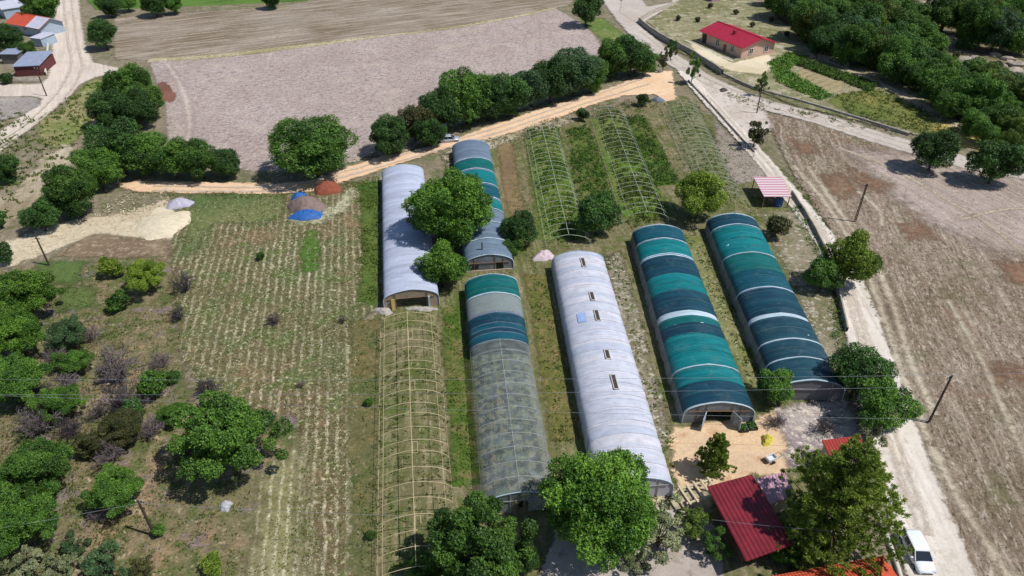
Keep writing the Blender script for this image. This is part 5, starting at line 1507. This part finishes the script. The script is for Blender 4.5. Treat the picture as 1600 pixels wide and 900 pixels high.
heap('brush_heap', 1130, 143, 1.4, 1.0, 0.8, twigdark, 'dark brush heap on the pale road junction', 'heap', 9, 0.3)
heap('dry_bush_heap', 1198, 690, 0.8, 0.8, 0.9, paint('yellow_bush', (220, 206, 84), 0.9, var=0.2, scale=5, bump=0.8), 'small yellow flowering bush at the right side of the yard', 'bush', 10, 0.25)
# seedling trays in front of D
for i, (px, py) in enumerate(((1160, 672), (1174, 669))):
    P = G(px, py)
    rt = thing('plant_crate', (P.x, P.y, 0), 0.1, ('left' if i == 0 else 'right') + ' dark crate of seedlings by the open greenhouse doors', 'crate', 'seedling crates by the doors')
    mb = MB()
    w, d_, hh = 1.0, 1.1, 0.5
    for c, sz in (((-w / 2, 0, hh / 2), (.06, d_, hh)), ((w / 2, 0, hh / 2), (.06, d_, hh)), ((0, -d_ / 2, hh / 2), (w - .08, .06, hh)), ((0, d_ / 2, hh / 2), (w - .08, .06, hh)), ((0, 0, .1), (w - .08, d_ - .08, .06))):
        mb.box(c, sz)
    mb.build('box', paint('crate_black', (44, 44, 44), 0.7), rt)
    rng = np.random.default_rng(i)
    C_ = rng.uniform((-w * .45, -d_ * .45, .35), (w * .45, d_ * .45, .65), (260, 3))
    N_ = rng.normal(size=(260, 3)) + np.array([0, 0, 1.2]); N_ /= np.linalg.norm(N_, axis=1)[:, None]
    V, F = quads_at(rng, C_, N_, np.full(260, 0.1))
    link('seedlings', np_mesh('seedlings', V, F, fattr={'tint': rng.uniform(0, 1, 260)}), LM['dark'], rt)
# timber frame next to the crimson shed
P = G(1088, 786)
rt = thing('timber_frame', (P.x, P.y, 0), adir((1060, 778), (1112, 762)), 'open timber frame with pale rafters left of the crimson roof', 'pergola')
M_tim = paint('bright_timber', (206, 190, 156), 0.8)
for sx in (-1, 1):
    mb = MB(); mb.box((sx * 0.9, 0, 1.9), (0.2, 4.0, 0.14)); mb.build('beam', M_tim, rt)
    for sy in (-1, 1):
        mb = MB(); mb.box((sx * 0.9, sy * 1.8, 0.91), (0.14, 0.14, 1.82)); mb.build('post', M_tim, rt)
for k in range(5):
    mb = MB(); mb.box((0, -1.7 + k * 0.85, 2.02), (2.4, 0.22, 0.09)); mb.build('rafter', M_tim, rt)
# motorbike-like cart in the yard
P = G(1203, 722)
rt = thing('handcart', (P.x, P.y, 0), 0.4, 'white and dark two wheeled handcart in the sandy yard', 'cart')
mb = MB()
for c, sz in (((0, 0, .55), (1.1, .7, .06)), ((-.55, 0, .72), (.05, .7, .3)), ((.55, 0, .72), (.05, .7, .3)), ((0, .34, .72), (1.05, .05, .3)), ((0, -.34, .72), (1.05, .05, .3))):
    mb.box(c, sz)
mb.build('tray', paint('cart_white', (220, 222, 224), 0.5), rt)
for sy in (-1, 1):
    mb = MB()
    mb.tube([(0, sy * .42, .3), (0, sy * .5, .3)], 0.3, 14); mb.build('wheel', paint('tyre', (28, 28, 30), 0.8), rt)
mb = MB()
for sy in (-1, 1):
    mb.tube([(.5, sy * .28, .55), (1.2, sy * .28, .85)], 0.025, 6)
mb.tube([(1.2, -.28, .85), (1.2, .28, .85)], 0.03, 6)
mb.build('handle', paint('tyre', (28, 28, 30)), rt)

# rocks in the clearing and stones along verges (each its own)
def stone_mesh(seed):
    rng = np.random.default_rng(seed)
    bm = bmesh.new()
    bmesh.ops.create_icosphere(bm, subdivisions=2, radius=1)
    d1, d2 = rng.normal(size=3), rng.normal(size=3)
    for v in bm.verts:
        c = v.co
        k = 1 + 0.22 * math.sin(3 * c.dot(Vector(d1)) + 1) + 0.15 * math.sin(5 * c.dot(Vector(d2)))
        v.co = Vector((c.x * k * 1.2, c.y * k, c.z * k * 0.6 + 0.35))
    me = bpy.data.meshes.new('rock')
    bm.to_mesh(me); bm.free()
    me.materials.append(paint('limestone', (186, 186, 190)))
    return me
SM = [stone_mesh(i) for i in range(4)]
M_rock = paint('tan_rock', (178, 164, 146), 0.95, var=0.25, scale=1.5, bump=0.8)
def rocks(poly, n, r0, r1, label, group, seed, stuff=None):
    rg = np.random.default_rng(seed)
    pl = wpoly(poly)
    pts = []
    while len(pts) < n:
        p = rg.uniform(pl.min(0), pl.max(0))
        if poly_sdf(p[None], pl)[0] > 0: pts.append(p)
    pts.sort(key=lambda p: p[0] / p[1])
    if stuff:
        mb = MB()
        for k, p in enumerate(pts):
            me = SM[k % 4]
            s_ = rg.uniform(r0, r1)
            M = Matrix.Translation((p[0], p[1], -0.03)) @ Matrix.Rotation(rg.uniform(0, 6), 4, 'Z') @ Matrix.Diagonal((s_, s_ * rg.uniform(.7, 1.2), s_ * rg.uniform(.6, 1.1), 1))
            mb.add([M @ v.co for v in me.vertices], [tuple(f.vertices) for f in me.polygons])
        o = mb.build(stuff, M_rock)
        return tag(o, label, 'stones', kind='stuff')
    for k, p in enumerate(pts):
        o = link('rock', SM[k % 4])
        o.location = (p[0], p[1], -0.03)
        s_ = rg.uniform(r0, r1)
        o.scale = (s_, s_ * rg.uniform(.7, 1.2), s_ * rg.uniform(.6, 1.1))
        o.rotation_euler.z = rg.uniform(0, 6)
        o.material_slots[0].link = 'OBJECT'
        o.material_slots[0].material = M_rock
        tag(o, ORD[k] + ' ' + label, 'rock', group)
rocks([(1480, 60), (1540, 75), (1600, 100), (1600, 125), (1520, 110), (1470, 80)], 14, 0.8, 2.2, 'tan rock from the left in the clearing among the top right trees', 'rocks in the clearing', 1)
rocks([(1430, 5), (1480, 0), (1490, 20), (1440, 30)], 6, 0.8, 2.0, 'tan rock from the left on the slope at the top edge of the wood', 'rocks at the top edge', 2)
rocks([(1270, 84), (1330, 100), (1330, 108), (1270, 92)], 8, 0.5, 1.1, 'grey rock from the left below the trees behind the garden crop', 'rocks behind the garden', 3)
rocks([(500, 276), (545, 258), (590, 240), (590, 236), (500, 268), (420, 276), (420, 282)], 16, 0.25, 0.5, 'stone from the left on the bank under the wide domed tree', 'stones on the bank', 4)
rocks([(960, 400), (972, 400), (1045, 690), (1035, 700)], 160, 0.08, 0.25, 'small pale stones in the strip right of the white greenhouse', None, 5, 'gravel')
rocks([(1195, 360), (1240, 400), (1300, 560), (1290, 570), (1230, 430)], 160, 0.08, 0.3, 'small pale stones right of the rightmost greenhouse', None, 6, 'gravel')
rocks([(1210, 640), (1300, 640), (1310, 690), (1240, 720)], 110, 0.08, 0.25, 'small pale stones in the corner of the yard', None, 7, 'gravel')
rocks([(1140, 160), (1250, 185), (1400, 222), (1400, 216), (1250, 172), (1140, 148)], 130, 0.15, 0.5, 'grey stones on the verge of the gravel road', None, 8, 'gravel')

# ------------------------------------------------------------------ poles and wires
M_pole = paint('pole_wood', (74, 62, 52), 0.9, var=0.15, scale=2)
M_wire = paint('wire', (150, 154, 158), 0.5, 0.2)
POLES = {}
def pole(key, base, hgt, label, arm=1.6, ladder=False, rz=0.0):
    P = G(*base)
    rt = thing('utility_pole', (P.x, P.y, 0), rz, label, 'utility pole', 'wooden utility poles')
    mb = MB()
    if ladder:
        for sx in (-0.17, 0.17):
            mb.tube([(sx, 0, 0), (sx * .6, 0, hgt)], 0.085, 6, 0.07)
        k = 0.6
        while k < hgt:
            mb.box((0, 0, k), (0.34, 0.06, 0.08)); k += 0.8
    else:
        mb.tube([(0, 0, 0), (0, 0, hgt)], 0.15, 8, 0.1)
    mb.build('pole', M_pole, rt)
    mb = MB(); mb.box((0, 0.12, hgt - .35), (arm, 0.09, 0.1)); mb.build('cross_arm', M_pole, rt)
    for k in (-1, 0, 1):
        mb = MB(); mb.tube([(k * arm * .42, 0.12, hgt - .3), (k * arm * .42, 0.12, hgt - .08)], 0.045, 6); mb.build('insulator', M_white, rt)
    POLES[key] = Vector((P.x, P.y, hgt - .08))
pole('r', (1450, 662), 7.6, 'dark lattice pole standing in the right field beside the road', 0.9, True, 0.5)
pole('rf', (1335, 348), 7.4, 'dark pole behind the bright green tree in the right field', 0.9, True, 0.3)
pole('l', (77, 415), 5.2, 'leaning looking dark pole below the pale track on the left', 0.8)
pole('ln', (243, 838), 5.6, 'dark pole rising from a green bush near the bottom left', 0.8)
pole('tl', (73, 150), 7.0, 'pole beside the road junction and sheds at top left', 0.9)
pole('tr', (1182, 178), 6.5, 'slim pole at the road junction near the red roofed house', 0.7)
def wire(p, q, sag, label, r=0.014):
    p, q = Vector(p), Vector(q)
    pts = []
    for i in range(25):
        t = i / 24
        v = p.lerp(q, t)
        v.z -= sag * 4 * t * (1 - t)
        pts.append(v)
    mb = MB()
    mid = p.lerp(q, 0.5)
    mb.tube([v - mid for v in pts], r, 5)
    o = mb.build('overhead_wire', M_wire)
    o.location = mid
    return tag(o, label, 'wire', 'overhead wires crossing the plot')
wire(G(-160, 592, 7.5), G(1487, 586, 7.5), 0.4, 'uppermost thin wire crossing the whole plot above the greenhouses')
wire(G(-160, 616, 7.3), G(1479, 604, 7.2), 0.5, 'second thin wire crossing the whole plot just below the uppermost')
wire(G(-160, 612, 6.4), G(1452, 655, 5.8), 0.5, 'lowest long wire reaching the foot of the dark tree by the road')
wire(G(1487, 586, 7.5), G(1760, 572, 7.5), 0.3, 'wire running right from the lattice pole over the field')
wire(G(218, 786, 5.3), G(640, 806, 6.5), 0.2, 'thin wire running right from the near left pole')
wire(G(218, 786, 5.3), G(-160, 850, 5.6), 0.2, 'thin wire running left from the near left pole')
wire(G(1112, 812, 3.4), G(1300, 830, 6.0), 0.1, 'short cable over the crimson roof')

# ------------------------------------------------------------------ vehicles
def ring(x, hw, z0, z1, n=16, e=3.2):
    out = []
    cz, hh = (z0 + z1) / 2, (z1 - z0) / 2
    for k in range(n):
        a = 2 * PI * (k + .5) / n
        c, s_ = math.cos(a), math.sin(a)
        out.append((x, hw * math.copysign(abs(c) ** (2 / e), c), cz + hh * math.copysign(abs(s_) ** (2 / e), s_)))
    return out
def loft(mb, rings):
    n = len(rings[0])
    V = [p for r_ in rings for p in r_]
    F = [(j * n + k, j * n + (k + 1) % n, (j + 1) * n + (k + 1) % n, (j + 1) * n + k) for j in range(len(rings) - 1) for k in range(n)]
    F += [tuple(range(n))[::-1], tuple((len(rings) - 1) * n + k for k in range(n))]
    mb.add(V, F)
def car(P, rz, paintmat, label):
    """+x is the front"""
    rt = thing('parked_car', (P.x, P.y, 0), rz, label, 'car')
    mb = MB()
    loft(mb, [ring(-2.12, .70, .38, .80), ring(-2.05, .80, .30, .92), ring(-1.6, .86, .24, .98), ring(-.6, .88, .22, .98), ring(.5, .88, .22, .97), ring(.95, .87, .22, .96), ring(1.5, .85, .24, .88), ring(1.9, .78, .28, .78), ring(2.08, .66, .34, .66)])
    mb.build('body', paintmat, rt, True)
    mb = MB()                                        # cabin glass shell
    def cab(x0, x1, hw, z): return [(x0, -hw, z), (x1, -hw, z), (x1, hw, z), (x0, hw, z)]
    lo, hi = cab(-1.95, 1.12, .79, .94), cab(-1.72, .34, .66, 1.44)
    mb.add(lo + hi, [(0, 1, 5, 4), (1, 2, 6, 5), (2, 3, 7, 6), (3, 0, 4, 7), (4, 5, 6, 7)])
    mb.build('windows', paint('car_glass', (30, 40, 48), 0.12, spec=0.8), rt)
    mb = MB()
    loft(mb, [ring(-1.82, .62, 1.36, 1.46), ring(-1.5, .70, 1.38, 1.53), ring(-.4, .71, 1.40, 1.56), ring(.2, .69, 1.39, 1.52), ring(.42, .62, 1.34, 1.43)])
    mb.build('roof', paintmat, rt, True)
    mb = MB()
    for sy in (-1, 1):
        mb.tube([(1.10, sy * .775, .95), (.31, sy * .62, 1.44)], .045, 5)
        mb.tube([(-.35, sy * .79, .95), (-.35, sy * .64, 1.44)], .045, 5)
        mb.tube([(-1.25, sy * .79, .95), (-1.2, sy * .64, 1.44)], .06, 5)
        mb.tube([(-1.93, sy * .77, .95), (-1.62, sy * .62, 1.44)], .07, 5)
    mb.build('pillars', paintmat, rt)
    for sx in (1.32, -1.35):
        for sy in (-1, 1):
            w = MB(); w.tube([(sx, sy * .68, .31), (sx, sy * .885, .31)], .31, 16)
            wo_ = w.build('wheel', paint('tyre', (28, 28, 30)), rt)
            w = MB(); w.tube([(sx, sy * .84, .31), (sx, sy * .895, .31)], .19, 12)
            w.build('rim', paint('rim', (170, 172, 176), 0.3, 0.7), wo_)
    for sy in (-1, 1):
        m_ = MB(); m_.box((1.93, sy * .58, .68), (.26, .30, .14), sy * -.25); m_.build('headlight', paint('lamp_glass', (210, 218, 226), 0.15), rt)
        m_ = MB(); m_.box((-2.03, sy * .66, .80), (.16, .18, .26)); m_.build('tail_light', paint('tail_red', (150, 20, 20), 0.3), rt)
        m_ = MB(); m_.box((.80, sy * .95, .98), (.12, .20, .14)); m_.build('wing_mirror', paintmat, rt)
    m_ = MB(); m_.box((2.05, 0, .46), (.08, .9, .14)); m_.build('grille', paint('dark_open', (40, 40, 42)), rt)
    m_ = MB(); m_.box((2.1, 0, .62), (.03, .5, .1)); m_.build('number_plate', M_white, rt)
    m_ = MB()
    for sy in (-1, 1):
        m_.tube([(.98, sy * .3, .985), (.62, sy * .05 + .1, 1.2)], .012, 4)
    m_.build('wiper', paint('dark_open', (40, 40, 42)), rt)
    return rt
M_car = paint('car_white', (232, 236, 240), 0.25, 0, 0.02, spec=0.6)
P0, P1 = G(1421, 840, 0), G(1445, 889, 0)
v = P1 - P0
P = G(1432, 866, 0.3)
c0_ = car(P, math.atan2(v.y, v.x), M_car, 'white hatchback parked on the concrete road beside the orange tiled roof')
c0_.scale = (1.06, 1.08, 1.05)
P = G(702, 218, 0.5)
c_ = car(P, R(12), paint('car_silver', (186, 192, 204), 0.3, 0.3, 0.05, spec=0.6), 'silver car parked on the orange path beside the hedgerow')
